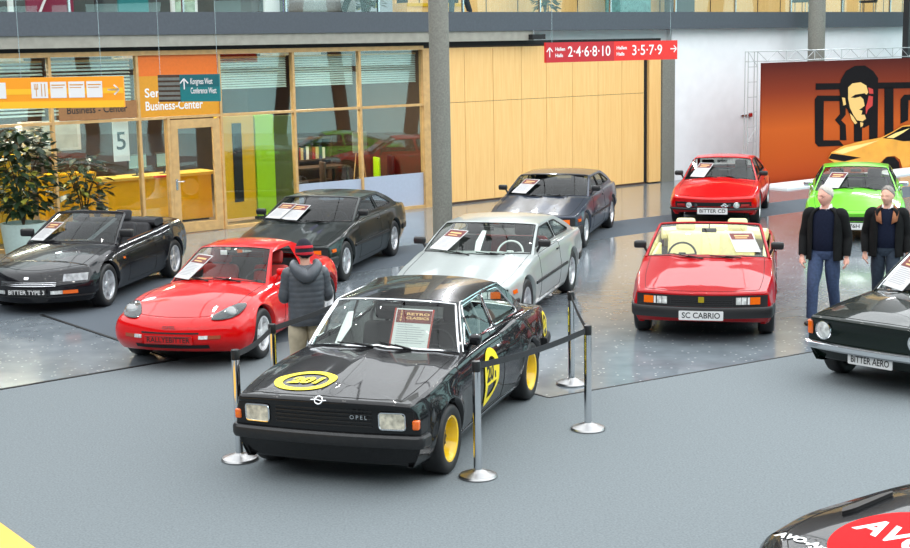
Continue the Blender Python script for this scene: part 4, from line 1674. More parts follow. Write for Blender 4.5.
def avo():
    S = dict(
        name='car', paint=M['p_black'], xf=1.215, xr=-1.215, rw=.30, arch=.35, arch_r=.35, nose=2.05, tail=-1.95,
        fbend=.22, fpow=2.0, frc=.24, rbend=.14, rrc=.22, cowl=.42, deck=-1.35, door=(-.6, .42), flare=.012,
        W=[(2.05, .62), (1.6, .79), (1.2, .88), (.5, .86), (-.3, .86), (-1.2, .88), (-1.6, .85), (-1.95, .78)],
        zs=[(2.05, .57), (1.7, .66), (1.3, .72), (1.0, .755), (.5, .80), (0, .81), (-.6, .80), (-1.2, .80), (-1.6, .79), (-1.95, .73)],
        crown=[(2.05, .03), (1.6, .06), (1.2, .08), (.5, .10), (-1.3, .06), (-1.95, .03)],
        zb=[(2.05, .25), (1.7, .20), (1.2, .17), (-1.2, .17), (-1.6, .22), (-1.95, .30)],
        side=[(0, .08), (.2, .02), (.45, 0), (.62, .006), (.78, .03), (.88, .06), (.95, .10), (1, .14)],
        front=[(0, .12), (.2, .03), (.4, 0), (.6, .02), (.78, .06), (.9, .12), (1, .20)],
        rear=[(0, .10), (.3, .02), (.6, 0), (.9, .06), (1, .12)],
        gh=dict(x0=.42, bow0=.18, x1=-.2, bow1=.16, z1=1.15, x2=-.7, z2=1.15, x3=-1.35, crown=.06, rise=.02, tum=.36, curv=.25,
                fu=.06, fv=.06, glass=M['glass'],
                windows=[dict(p=[(.24, .92), (-.10, 1.10), (-.60, 1.11), (-.66, .92)], r=.04)]))
    c = place_nose('black car with a red roundel on its bonnet at the lower right corner', S, (898, 543, .79), .06, -155.0, dx=1.25 - S['nose'] + S['fbend'])
    c.greenhouse()
    c.wheels(tyre_w=.2, rr=.2, style='star')
    hood = c.parts['hood']
    def onhood(cx, cy, rot=0.0):
        cr, sr = math.cos(rot), math.sin(rot)
        def f(u, v, d=0.0):
            u, v = u * cr - v * sr, u * sr + v * cr
            x, y = cx - v, cy + u
            return V((x, y, c.topz(x, y) + .003 + d))
        return f
    mb = MB()
    k = 48
    f = onhood(1.25, .06)
    rx, ry = .40, .40
    vs = [f(rx * q * math.cos(2 * PI * i / k), ry * q * math.sin(2 * PI * i / k)) for q in (1, .8, .6, .4, .2, .01) for i in range(k)]
    mb.add(vs, [(a * k + i, a * k + (i + 1) % k, (a + 1) * k + (i + 1) % k, (a + 1) * k + i) for a in range(5) for i in range(k)])
    rd = c.part(mb, 'roundel', mat('decal red', srgb(206, 8, 16), .6, spec=.1), parent=hood, smooth=False, normals=False)
    mb = MB()
    add_text(mb, 'AVO', .25, lambda x, y: f(x - .03, y + .02, .002), width=.58, bold=.008)
    c.part(mb, 'lettering', M['white'], parent=rd, smooth=False, normals=False)
    mb = MB()
    f2 = onhood(1.60, -.60)
    add_text(mb, 'AVO-Autotechnik', .075, lambda x, y: f2(x, y, .003), width=.95, bold=.004, align='LEFT')
    c.part(mb, 'lettering', M['white'], parent=hood, smooth=False, normals=False)
    for sg in (-1, 1):
        mb = MB()
        poly = round_poly([(1.20, .49), (1.14, .55), (.82, .57), (.74, .55), (.76, .52), (1.10, .47)], .02, 3)
        n = len(poly)
        mb.prism(poly, .0, .028, lambda x, y, d: (x, sg * y, c.topz(x, y) + d - .004))
        c.part(mb, 'bonnet_vent', M['black_plastic'])
        p, q = sorted((sg * .38, sg * .56))
        mb = c.patch(p, q, .36, .43, -.01, .01, ny=6, nz=3)
        c.part(mb, 'headlight', M['clear_lens'])
    c.seats(M['int_dark'])
    c.dash(M['int_dark'])

def all_cars():
    rekord()
    silver_sc()
    dark_sc()
    blue_sc()
    cabrio_sc()
    cd('red fastback coupe with two round fog lights, standing beside the orange poster wall', M['p_red'], (761, 223), -106, 'BITTER CD', 'sheet with dark red header on the red fastback coupe windscreen')
    cd('lime green fastback coupe behind the two walking men', M['p_green'], (905, 239), -106, '76H', 'sheet with dark red header on the lime green coupe windscreen', pw=.3, mirror_m=M['chrome'])
    type3()
    rallye()
    aero()
    avo()
# ------------------------------------------------------------------ the hall
WA = V((-5.44, 28.63, 0))
_a = math.radians(38.6)
WU = V((math.cos(_a), math.sin(_a), 0))       # along the back wall
WN = V((math.sin(_a), -math.cos(_a), 0))      # out of the wall, into the hall
UPZ = 4.42

def WP(s, d, z):
    return WA + WU * s + WN * d + V((0, 0, z))

def wall_at(px, py, d=0.0):
    r = ray(px, py)
    c = V((0, 0, CAM_H))
    k = ((WA + WN * d - c).dot(WN)) / r.dot(WN)
    p = c + r * k
    return (p - WA).dot(WU), p.z

RW = Matrix((WU, -WN, V((0, 0, 1)))).transposed()    # wall frame: x along, y into the wall, z up

def wbox(mb, s0, s1, d0, d1, z0, z1, m=None):
    mb.box(WP((s0 + s1) / 2, (d0 + d1) / 2, (z0 + z1) / 2), (abs(s1 - s0), abs(d1 - d0), z1 - z0), m, RW)

def wframe(d):
    """wall plane map (s, z) seen from the hall: x runs right"""
    return lambda x, y, z=0.0: WP(x, d + z, y)

def hall_mats():
    M['wood'] = mat('light wood frame', srgb(196, 158, 104), .5, noise=.12, nscale=8)
    M['wood_panel'] = wood_panels()
    M['wood_dark'] = mat('dark wood', srgb(70, 50, 36), .6, noise=.2)
    M['concrete'] = mat('pale concrete', srgb(150, 148, 138), .8, noise=.10, nscale=6, bump=.1)
    M['pillar_concrete'] = mat('grey concrete', srgb(122, 122, 114), .75, noise=.18, nscale=30, bump=.15)
    M['fascia'] = mat('dark grey fascia', srgb(72, 78, 86), .6, noise=.08, nscale=20)
    M['dark_steel'] = mat('dark steel', (.015, .016, .018), .5)
    M['wall_white'] = mat('white wall', srgb(242, 244, 247), .7, noise=.03, nscale=3)
    M['pane'] = glass('office glass', (.88, .92, .90), 1.7, 1.5)
    M['pane_blue'] = mat('frosted pale blue film', srgb(172, 182, 200), .25, coat=.3, noise=.03)
    M['rail_glass'] = glass('rail glass', (.88, .93, .92), 1.2)
    M['orange'] = mat('orange panel', srgb(226, 110, 22), .45, noise=.04)
    M['ochre'] = mat('ochre panel', srgb(214, 146, 24), .45, noise=.04)
    M['orange_sign'] = mat('orange sign', srgb(250, 160, 30), .45)
    M['yellow_sign'] = mat('yellow sign stripe', srgb(253, 192, 40), .45)
    M['teal'] = mat('teal sign', srgb(12, 118, 122), .45)
    M['teal_dark'] = mat('dark teal sign stripe', srgb(10, 96, 104), .45)
    M['grey_slat'] = mat('grey slat', srgb(110, 116, 112), .4, noise=.1)
    M['sign_red'] = mat('red sign', srgb(222, 36, 30), .45, noise=.03)
    M['sign_red_dark'] = mat('dark red sign', srgb(186, 24, 36), .45, noise=.03)
    M['yellow'] = mat('yellow laminate', srgb(226, 176, 8), .35, noise=.05)
    M['lime'] = mat('lime laminate', srgb(164, 214, 20), .35, noise=.04)
    M['blind'] = mat('pale blind slat', srgb(196, 212, 210), .5, noise=.05)
    M['office_floor'] = mat('office floor', srgb(150, 128, 100), .5, noise=.1)
    M['office_wall'] = mat('office wall', srgb(92, 70, 54), .7, noise=.2, nscale=2)
    M['leaf'] = mat('dark leaf', srgb(32, 52, 30), .4, noise=.5, nscale=5)
    M['leaf_yellow'] = mat('yellow green leaf', srgb(150, 150, 60), .45, noise=.3, nscale=5)
    M['planter'] = mat('pale planter', srgb(176, 196, 190), .5, noise=.05)
    M['carpet'] = mat('blue grey carpet', srgb(113, 120, 123), .95, noise=.16, nscale=55, bump=.25, spec=.2)
    M['carpet2'] = mat('grey carpet', srgb(86, 93, 100), .95, noise=.18, nscale=55, bump=.25, spec=.2)
    M['yellow_mat'] = mat('yellow vinyl', srgb(240, 176, 30), .4, noise=.03)
    M['base_steel'] = mat('satin steel', (.36, .36, .36), .32, 1.0)
    M['belt'] = mat('dark grey belt', srgb(48, 49, 52), .8, noise=.15, nscale=60)
    M['alu'] = mat('aluminium truss', (.5, .51, .52), .35, .5)
    M['black_frame'] = mat('black metal frame', (.01, .01, .01), .4)
    M['magenta'] = mat('magenta panel', srgb(130, 20, 60), .4)
    M['purple'] = mat('purple panel', srgb(96, 60, 170), .4)
    M['terrazzo'] = terrazzo()

def wood_panels():
    m = mat('light wood panel', srgb(238, 192, 118), .42, spec=.4)
    nt = m.node_tree
    b = nt.nodes['Principled BSDF']
    tc = nt.nodes.new('ShaderNodeTexCoord')
    mp = nt.nodes.new('ShaderNodeMapping')
    mp.inputs['Scale'].default_value = (18, 18, .6)
    n = nt.nodes.new('ShaderNodeTexNoise')
    n.inputs['Scale'].default_value = 2
    n.inputs['Detail'].default_value = 5
    r = nt.nodes.new('ShaderNodeValToRGB')
    r.color_ramp.elements[0].color = (*srgb(236, 186, 116), 1)
    r.color_ramp.elements[1].color = (*srgb(243, 198, 130), 1)
    r.color_ramp.elements[0].position = .35
    r.color_ramp.elements[1].position = .65
    nt.links.new(tc.outputs['Object'], mp.inputs['Vector'])
    nt.links.new(mp.outputs[0], n.inputs['Vector'])
    nt.links.new(n.outputs['Fac'], r.inputs['Fac'])
    nt.links.new(r.outputs['Color'], b.inputs['Base Color'])
    return m

def terrazzo():
    m = mat('polished terrazzo', srgb(104, 111, 118), .13, spec=.6)
    nt = m.node_tree
    b = nt.nodes['Principled BSDF']
    tc = nt.nodes.new('ShaderNodeTexCoord')
    n = nt.nodes.new('ShaderNodeTexNoise')
    n.inputs['Scale'].default_value = 3
    n.inputs['Detail'].default_value = 6
    r = nt.nodes.new('ShaderNodeValToRGB')
    e = r.color_ramp.elements
    e[0].position, e[0].color = .3, (*srgb(108, 116, 122), 1)
    e[1].position, e[1].color = .7, (*srgb(126, 134, 140), 1)
    v = nt.nodes.new('ShaderNodeTexVoronoi')
    v.inputs['Scale'].default_value = 9
    v2 = nt.nodes.new('ShaderNodeValToRGB')
    v2.color_ramp.elements[0].position, v2.color_ramp.elements[0].color = .10, (1, 1, 1, 1)
    v2.color_ramp.elements[1].position, v2.color_ramp.elements[1].color = .16, (0, 0, 0, 1)
    mx = nt.nodes.new('ShaderNodeMix')
    mx.data_type = 'RGBA'
    mx.inputs['B'].default_value = (*srgb(180, 184, 186), 1)
    nt.links.new(tc.outputs['Object'], n.inputs['Vector'])
    nt.links.new(tc.outputs['Object'], v.inputs['Vector'])
    nt.links.new(n.outputs['Fac'], r.inputs['Fac'])
    nt.links.new(v.outputs['Distance'], v2.inputs['Fac'])
    nt.links.new(r.outputs['Color'], mx.inputs['A'])
    nt.links.new(v2.outputs['Color'], mx.inputs['Factor'])
    nt.links.new(mx.outputs['Result'], b.inputs['Base Color'])
    return m

def slab(name, pts, z0, z1, m, parent=None):
    mb = MB()
    mb.prism([(p.x, p.y) for p in pts], z0, z1)
    return mb.build(name, m, parent, smooth=False)

def floors():
    mb = MB()
    mb.box((2, 24, -.1), (90, 100, .2))
    structure(mb.build('floor', M['terrazzo'], smooth=False))
    a, b, c, d = G(0, 390), G(320, 336), G(549, 398), G(910, 335)
    e1 = (a - b).normalized()
    e2 = (d - c).normalized()
    p = [a + e1 * 8, b, c, d + e2 * 10]
    near = [V((p[3].x + 2, 2, 0)), V((p[0].x, 2, 0))]
    tag(slab('carpet', p + near, 0, .002, M['carpet']), 'large blue grey carpet in the foreground under the black race coupe', 'carpet')
    l0, l1 = G(409, 265), G(585, 241)
    t0, t1 = G(395, 247), G(616, 221)
    u = (l1 - l0).normalized()
    w = (t1 - t0).normalized()
    tag(slab('carpet', [l0 - u * 12, l1 + u * 16, t1 + w * 14, t0 - w * 12], 0, .002, M['carpet2']), 'long grey carpet runner along the back row of cars by the office', 'carpet')
    k0, k1 = G(38, 314), G(177, 360)
    v = (k1 - k0)
    # strip joining runner and foreground under the red sports coupe
    n = V((-u.y, u.x, 0))
    def on_lane(q, dr):
        t = (l0 - q).dot(n) / dr.dot(n)
        return q + dr * t
    tag(slab('carpet', [on_lane(k1, v) , k1, b, on_lane(b, v)], 0, .0015, M['carpet2']), 'grey carpet piece under the bright red sports coupe', 'carpet')
    # black cable covers along the seams
    for (q0, q1, lab) in ((on_lane(k1, v), k1, 'black seam strip on the floor between the black convertible and the red sports coupe'), (a + e1 * 1, k1, 'black seam strip along the edge of the foreground carpet at the left')):
        mb = MB()
        dr = (q1 - q0).normalized()
        s = V((-dr.y, dr.x, 0)) * .02
        mb.prism([((q0 + s).x, (q0 + s).y), ((q1 + s).x, (q1 + s).y), ((q1 - s).x, (q1 - s).y), ((q0 - s).x, (q0 - s).y)], .0, .012)
        tag(mb.build('seam_strip', M['matt_black'], smooth=False), lab, 'cable strip')
    for q0, q1, lab in ((b, c, 'dark seam strip beside the tail of the black race coupe'), (c, d, 'dark seam strip along the carpet edge in front of the red convertible')):
        mb = MB()
        dr = (q1 - q0).normalized()
        s = V((-dr.y, dr.x, 0)) * .014
        mb.prism([((q0 + s).x, (q0 + s).y), ((q1 + s).x, (q1 + s).y), ((q1 - s).x, (q1 - s).y), ((q0 - s).x, (q0 - s).y)], .0, .006)
        tag(mb.build('seam_strip', M['matt_black'], smooth=False), lab, 'cable strip')
    a, b = G(0, 523), G(36, 549)
    n = (b - a).normalized()
    o = V((n.y, -n.x, 0))
    mb = MB()
    pts = [a - n * 1.5, b + n * 1.2, b + n * 1.2 + o * 1.5, a - n * 1.5 + o * 1.5]
    mb.prism([(p.x, p.y) for p in pts], .002, .006)
    tag(mb.build('floor_mat', M['yellow_mat'], smooth=False), 'bright yellow floor mat corner at the lower left of the photo', 'mat')

MUL = [-6.4, -4.6, -2.8, -1.0, .84, 2.63, 4.36, 6.12]

def pane(name, s0, s1, z0, z1, d, parent, m=None, t=.012):
    mb = MB()
    wbox(mb, s0, s1, d - t, d, z0, z1)
    return mb.build(name, m or M['pane'], parent, smooth=False)

def office():
    T, TOP = 2.38, 3.66
    for i in range(len(MUL) - 1):
        s0, s1 = MUL[i], MUL[i + 1]
        t = bpy.data.objects.new('window_%d' % (i + 1), None)
        COL.objects.link(t)
        structure(t)
        door_bay = (i == 3)
        mb = MB()
        f = .026
        wbox(mb, s0 - f, s0 + f, -.10, .03, 0, TOP)
        wbox(mb, s0, s1, -.08, .025, T - .026, T + .026)
        wbox(mb, s0, s1, -.10, .06, TOP - .03, TOP + .06)
        if not door_bay:
            wbox(mb, s0, s1, -.08, .05, 0, .07)
        if i == len(MUL) - 2:
            wbox(mb, s1 - f, s1 + .16, -.10, .06, 0, TOP)
        mb.build('window_frame', M['wood'], t, smooth=False)
        if not door_bay:
            pane('upper_pane', s0 + f, s1 - f, T + .03, TOP, -.02, t)
            if i >= 5:
                zz = .80 if i == 5 else .82
                pane('lower_pane', s0 + f, s1 - f, zz, T - .03, -.02, t)
                pane('frosted_pane', s0 + f, s1 - f, .07, zz, -.02, t, M['pane_blue'])
            else:
                pane('lower_pane', s0 + f, s1 - f, .07, T - .03, -.02, t)
        else:
            mb = MB()
            z = 3.22
            wbox(mb, s0 + f, s1 - f, -.04, 0, z, TOP)
            mb.build('orange_panel', M['orange'], t, smooth=False)
            mb = MB()
            wbox(mb, s0 + f, s1 - f, -.04, 0, T + .03, z)
            p = mb.build('ochre_panel', M['ochre'], t, smooth=False)
            fr = wframe(.004)
            mb = MB()
            add_text(mb, 'Service-', .25, lambda x, y: fr(s0 + .14 + x, 2.88 + y), align='LEFT', bold=.004)
            mb.build('lettering', M['white'], p, smooth=False)
            mb = MB()
            add_text(mb, 'Business-Center', .25, lambda x, y: fr(s0 + .14 + x, 2.62 + y), align='LEFT', bold=.004, width=1.28)
            mb.build('lettering', M['white'], p, smooth=False)
            pane('side_pane', s0 + f, -.42, .07, T - .03, -.02, t)
            mb = MB()
            wbox(mb, -.42, -.36, -.10, .06, 0, T)
            wbox(mb, s0 + f, -.42, -.08, .05, 0, .07)
            mb.build('door_post', M['wood'], t, smooth=False)
    # door
    t = bpy.data.objects.new('door_1', None)
    COL.objects.link(t)
    structure(t)
    s0, s1 = -.34, .78
    mb = MB()
    wbox(mb, s0, s0 + .16, -.03, .03, .02, 2.33)
    wbox(mb, s1 - .16, s1, -.03, .03, .02, 2.33)
    wbox(mb, s0 + .16, s1 - .16, -.03, .03, 2.15, 2.33)
    wbox(mb, s0 + .16, s1 - .16, -.03, .03, .02, .22)
    mb.build('door_frame', M['wood'], t, smooth=False)
    pane('door_pane', s0 + .16, s1 - .16, .22, 2.15, .0, t)
    mb = MB()
    mb.tube([WP(s0 + .08, .03, 1.08), WP(s0 + .08, .09, 1.08), WP(s0 + .22, .09, 1.08)], .012, 8)
    mb.box(WP(s0 + .08, .035, 1.02), (.05, .012, .22), rot=RW)
    mb.build('door_handle', M['steel'], t)
    # shell of the room
    def st(name, m, *b):
        mb = MB()
        for q in b:
            wbox(mb, *q)
        return structure(mb.build(name, m, smooth=False))
    st('floor_office', M['office_floor'], (-9, 6.2, -8, -.1, 0, .02))
    st('ceiling_office', M['wall_white'], (-9, 6.2, -8, -.1, 3.62, 3.7))
    st('wall_office_back', M['office_wall'], (-9, 6.2, -8.1, -8, 0, 3.7))
    st('wall_office_right', M['wood_dark'], (6.18, 6.26, -8, -.1, 0, 3.7))
    st('wall_office_left', M['office_wall'], (-9.1, -9, -8, -.1, 0, 3.7))
    # blinds behind the upper panes
    labs = {1: 'lowered pale blind behind the upper pane above the leafy plant', 2: 'lowered pale blind behind the upper pane left of the orange panel', 4: 'lowered pale blind behind the upper pane right of the orange panel', 5: 'lowered pale blind in the second upper pane right of the door', 6: 'lowered pale blind in the upper pane next to the wooden wall'}
    for i, lab in labs.items():
        s0, s1 = MUL[i] + .06, MUL[i + 1] - .06
        t = thing('window_blind', lab, 'blind', WP((s0 + s1) / 2, -.2, 3.55), math.radians(38.6), 'blinds behind the upper panes')
        w = s1 - s0
        n = 13 if i > 2 else 15
        low = 2.9 if i > 2 else 2.5
        mb = MB()
        for k in range(n):
            z = -.03 - (3.55 - low) * k / n
            mb.box((0, 0, z), (w, .05, .006), rot=Matrix.Rotation(.7, 3, 'X'))
        sl = mb.build('slats', M['blind'], t, smooth=False)
        sl['kind'] = 'stuff'
        mb = MB()
        mb.box((0, 0, 0), (w, .06, .04))
        mb.build('head_rail', M['wood'], t, smooth=False)
    # brown board with the room name
    s0, z0 = wall_at(62, 121)
    s1, z1 = wall_at(124, 104)
    mb = MB()
    wbox(mb, -2.68, -1.06, .03, .045, 2.42, 2.76)
    b = mb.build('name_board', mat('brown board', srgb(150, 104, 62), .5, noise=.08), smooth=False)
    tag(b, 'brown board lettered Business Center behind the glass, under the orange hanging sign', 'sign')
    mb = MB()
    fr = wframe(.048)
    add_text(mb, 'Business - Center', .2, lambda x, y: fr(-1.90 + x, 2.61 + y), bold=.003, width=1.25)
    mb.build('lettering', M['ink'], b, smooth=False)
    # yellow reception counter, tall partition, lime partition
    t = thing('reception_counter', 'long yellow reception counter seen through the glass door', 'counter', WP(.2, -1.6, 0), math.radians(38.6))
    mb = MB()
    mb.box((-.05, .35, .54), (2.6, .6, .95))
    mb.build('front', M['yellow'], t, smooth=False)
    mb = MB()
    mb.box((-.02, .32, 1.06), (2.75, .8, .06))
    mb.build('counter_top', mat('pale yellow top', srgb(225, 190, 90), .3), t, smooth=False)
    mb = MB()
    mb.box((-.05, .38, .05), (2.5, .5, .06))
    mb.build('plinth', M['matt_black'], t, smooth=False)
    t = thing('partition', 'tall yellow partition with a black slot right of the door', 'partition', WP(1.62, -.75, 0), math.radians(38.6))
    mb = MB()
    mb.box((0, .1, 1.2), (.9, .12, 2.2))
    mb.build('panel', M['yellow'], t, smooth=False)
    mb = MB()
    mb.box((.02, .03, 1.3), (.22, .03, 1.7))
    mb.build('slot', M['matt_black'], t, smooth=False)
    t = thing('partition', 'lime green partition beside the tall yellow one', 'partition', WP(2.32, -.72, 0), math.radians(38.6))
    mb = MB()
    mb.box((0, .1, 1.2), (.46, .14, 2.2))
    mb.build('panel', M['lime'], t, smooth=False)
    mb = MB()
    mb.box((0, .1, .05), (.4, .3, .09))
    mb.build('foot', M['matt_black'], t, smooth=False)
    t = thing('partition', 'greenish glass reflection built as an olive panel, right of the lime partition', 'partition', WP(2.9, -.95, 0), math.radians(38.6))  # olive panel stands in for a greenish reflection in the glass
    mb = MB()
    mb.box((.0, .1, 1.15), (.62, .08, 2.2))
    mb.build('panel', mat('olive reflection', srgb(88, 96, 40), .4, noise=.1), t, smooth=False)
    mb = MB()
    mb.box((0, .1, .04), (.62, .3, .06))
    mb.build('foot', M['matt_black'], t, smooth=False)
    for (s, d, w, h, lab) in ((-1.75, -1.95, 1.1, 1.25, 'yellow cupboard behind the glass under the brown name board'), (-3.55, -1.2, 1.3, 1.75, 'yellow cupboard behind the leafy plant')):
        t = thing('cupboard', lab, 'cupboard', WP(s, d, 0), math.radians(38.6))
        mb = MB()
        mb.box((0, 0, h / 2 + .02), (w, .45, h - .04))
        mb.build('carcass', M['yellow'], t, smooth=False)
        for sg in (-1, 1):
            mb = MB()
            mb.box((sg * w / 4, -.235, h / 2 + .03), (w / 2 - .02, .02, h - .1))
            o = mb.build('door', M['yellow'], t, smooth=False)
            mb = MB()
            mb.box((sg * .05, -.255, h * .55), (.02, .025, .12))
            mb.build('handle', M['steel'], o, smooth=False)
    # poster panel with a hand drawn 5
    t = thing('poster', 'grey white poster with a dark numeral hanging behind the glass left of the door', 'poster', WP(-1.30, -.25, 1.62), math.radians(38.6))
    mb = MB()
    mb.box((0, 0, .42), (.34, .015, .98))
    mb.build('sheet', M['white'], t, smooth=False)
    mb = MB()
    add_text(mb, '5', .5, frame((0, -.011, .32), (1, 0, 0), (0, 0, 1)), bold=.004)
    mb.build('numeral', M['ink'], t, smooth=False)
    # big white board with a mottled pale front, behind the glass
    t = thing('white_board', 'large white board behind the office glass', 'picture', WP(-2.2, -1.62, 1.75), math.radians(38.6))
    mb = MB()
    mb.box((0, 0, .3), (1.3, .05, .62))
    mb.build('frame', M['white'], t, smooth=False)
    mb = MB()
    mb.box((0, -.03, .3), (1.15, .02, .5))
    mb.build('board_face', mat('pale canvas', srgb(205, 208, 205), .6, noise=.2, nscale=4), t, smooth=False)
    # monitors and person-sized equipment on the counter
    for (s, lab) in ((-.2, 'left of two monitors on the yellow reception counter'), (.45, 'right of two monitors on the yellow reception counter')):
        t = thing('monitor', lab, 'monitor', WP(s, -1.85, 1.09), math.radians(38.6 + 12))
        mb = MB()
        mb.rbox((0, 0, .30), (.5, .04, .32), .01)
        mb.build('screen', M['black_plastic'], t)
        mb = MB()
        mb.box((0, -.0215, .30), (.46, .002, .27))
        mb.build('display', mat('bluish display', srgb(120, 160, 180), .2), t, smooth=False)
        mb = MB()
        mb.lathe([(.11, 0), (.11, .012), (.02, .02), (.018, .2), (.0005, .2)], 16, c=(0, .03, 0))
        mb.build('stand', M['black_plastic'], t)
    mb = MB()
    wbox(mb, -.22, .06, -1.08, -.95, 1.09, 1.13)
    tag(mb.build('document_tray', mat('red tray', srgb(200, 30, 25), .4), smooth=False), 'small red tray on the edge of the yellow reception counter', 'tray')
    # office furniture behind the last bays
    for (s, d, m, lab) in ((3.75, -1.1, M['wood_dark'], 'dark office chair at the desk in the window second from the wooden wall'), (5.30, -1.15, M['lime'], 'lime green office chair in the window next to the wooden wall'), (5.85, -1.35, M['black_plastic'], 'black office chair in the window next to the wooden wall')):
        office_chair(s, d, m, lab)
    t = thing('desk', 'dark brown office desk behind the frosted glass', 'desk', WP(4.3, -1.9, 0), math.radians(38.6))
    mb = MB()
    mb.box((0, 0, .95), (1.6, .7, .05))
    mb.build('desk_top', M['wood_dark'], t, smooth=False)
    for x in (-.75, .75):
        for y in (-.3, .3):
            mb = MB()
            mb.box((x, y, .475), (.05, .05, .91))
            mb.build('leg', M['matt_black'], t, smooth=False)
    t = thing('shelf_unit', 'brown shelf unit against the office wall behind the desk', 'shelf', WP(4.4, -2.9, 0), math.radians(38.6))
    mb = MB()
    for x in (-.95, 0, .95):
        mb.box((x, 0, .8), (.04, .4, 1.56))
    mb.box((0, .19, .8), (1.9, .02, 1.56))
    mb.build('carcass', M['wood_dark'], t, smooth=False)
    for z in (.05, .55, 1.05, 1.56):
        mb = MB()
        mb.box((0, 0, z), (1.94, .4, .035))
        mb.build('shelf', M['wood_dark'], t, smooth=False)
    rnd = random.Random(3)
    x = -.85
    k = 0
    cols = [srgb(150, 40, 35), srgb(190, 170, 120), srgb(60, 70, 90), srgb(220, 215, 200), srgb(90, 50, 30)]
    bm_ = [mat('binder %d' % i, c, .5) for i, c in enumerate(cols)]
    while x < .85:
        w = rnd.uniform(.07, .1)
        if abs(x) > .06:
            mb = MB()
            h = rnd.uniform(.26, .33)
            mb.box((0, 0, h / 2), (w - .008, .24, h))
            o = mb.build('binder', bm_[k % 5], smooth=False)
            o.matrix_world = Matrix.Translation(WP(4.4 + x, -2.92, 1.0685)) @ Matrix.Rotation(math.radians(38.6), 4, 'Z')
            tag(o, 'lever arch binder on the upper shelf of the brown office shelf unit', 'binder', 'binders on the office shelf')
            k += 1
        x += w
    t = thing('easel', 'small display easel with a sign in the window next to the wooden wall', 'easel', WP(5.75, -2.1, 0), math.radians(38.6))
    mb = MB()
    for x, y in ((-.25, 0), (.25, 0), (0, .35)):
        mb.tube([(x, y, 0), (0, 0, 1.9)], .015, 6)
    mb.build('legs', M['wood'], t)
    mb = MB()
    mb.box((0, -.03, 1.45), (.42, .02, .5))
    mb.build('sign', M['concrete'], t, smooth=False)
    # fill lamps added under the office ceiling to brighten the room
    for (s, lab) in ((-3.4, 'added office fill lamp nearest the leafy plant'), (0, 'added office fill lamp above the reception counter'), (3.6, 'added office fill lamp above the desk')):
        t = thing('fill_lamp', lab, 'lamp', WP(s, -1.6, 3.55), math.radians(38.6), 'added office fill lamps')
        mb = MB()
        mb.box((0, 0, .04), (1.3, .5, .05))
        mb.build('housing', M['white'], t, smooth=False)
        L = bpy.data.lights.new('office_fill', 'AREA')
        L.shape = 'RECTANGLE'
        L.size, L.size_y = 1.25, .45
        L.energy = 170
        L.color = (1, .88, .70)
        o = bpy.data.objects.new('office_fill', L)
        COL.objects.link(o)
        o.parent = t
        o.location = (0, 0, .0)

def office_chair(s, d, m, lab):
    t = thing('office_chair', lab, 'chair', WP(s, d, 0), math.radians(200))
    mb = MB()
    for i in range(5):
        a = 2 * PI * i / 5
        mb.tube([(0, 0, .10), (.3 * math.cos(a), .3 * math.sin(a), .06)], .02, 6)
    mb.tube([(0, 0, .08), (0, 0, .46)], .025, 8)
    mb.build('base', M['black_plastic'], t)
    mb = MB()
    mb.rbox((0, 0, .5), (.48, .48, .08), .03)
    mb.build('seat', m, t)
    mb = MB()
    mb.rbox((-.24, 0, .88), (.06, .44, .56), .03)
    mb.tube([(-.2, 0, .5), (-.27, 0, .7)], .025, 6)
    mb.build('backrest', m, t)

def plant(loc, h, r, n, lab, m1, pot=True, potm=None, seed=1, pots=(.34, .42)):
    rnd = random.Random(seed)
    t = thing('potted_plant', lab, 'plant', loc)
    z0 = 0
    if pot:
        mb = MB()
        a, b = pots
        mb.lathe([(a * .8, 0), (a * .84, .01), (a, b - .02), (a, b), (a * .9, b), (a * .88, b - .06), (.0005, b - .06)], 28)
        mb.build('planter', potm or M['planter'], t)
        z0 = b - .06
    mb = MB()
    tips = []
    for i in range(7):
        a = 2 * PI * i / 7 + rnd.uniform(-.3, .3)
        q = [V((0, 0, z0)), V((math.cos(a) * r * .25, math.sin(a) * r * .25, z0 + (h - z0) * .45)), V((math.cos(a) * r * .6, math.sin(a) * r * .6, z0 + (h - z0) * rnd.uniform(.7, .95)))]
        mb.tube(q, [.018, .013, .006], 6)
        tips += q[1:]
    mb.build('stem', M['wood_dark'], t)
    mb = MB()
    for i in range(n):
        u = rnd.random() ** .5
        a = rnd.uniform(0, 2 * PI)
        z = z0 + (h - z0) * rnd.uniform(.12, 1.0)
        rr = r * u * (1 - .35 * abs(2 * (z - z0) / (h - z0) - 1.1))
        c = V((math.cos(a) * rr, math.sin(a) * rr, z))
        L = rnd.uniform(.13, .24)
        dr = V((math.cos(a) + rnd.uniform(-.6, .6), math.sin(a) + rnd.uniform(-.6, .6), rnd.uniform(-.9, .5))).normalized()
        sd = dr.cross(V((rnd.uniform(-.4, .4), rnd.uniform(-.4, .4), 1))).normalized()
        up = sd.cross(dr)
        w = L * .34
        vs = [c, c + dr * L * .35 + sd * w, c + dr * L * .75 + sd * w * .7, c + dr * L * 1.1 - up * L * .12, c + dr * L * .75 - sd * w * .7, c + dr * L * .35 - sd * w, c + dr * L * .5 - up * .015]
        mb.add(vs, [(0, 1, 6), (1, 2, 6), (2, 3, 6), (3, 4, 6), (4, 5, 6), (5, 0, 6)], 0 if rnd.random() < .93 else 1)
    o = mb.build('foliage', [m1, M['leaf_yellow']], t, weld=False, normals=False)
    o['kind'] = 'stuff'
    return t

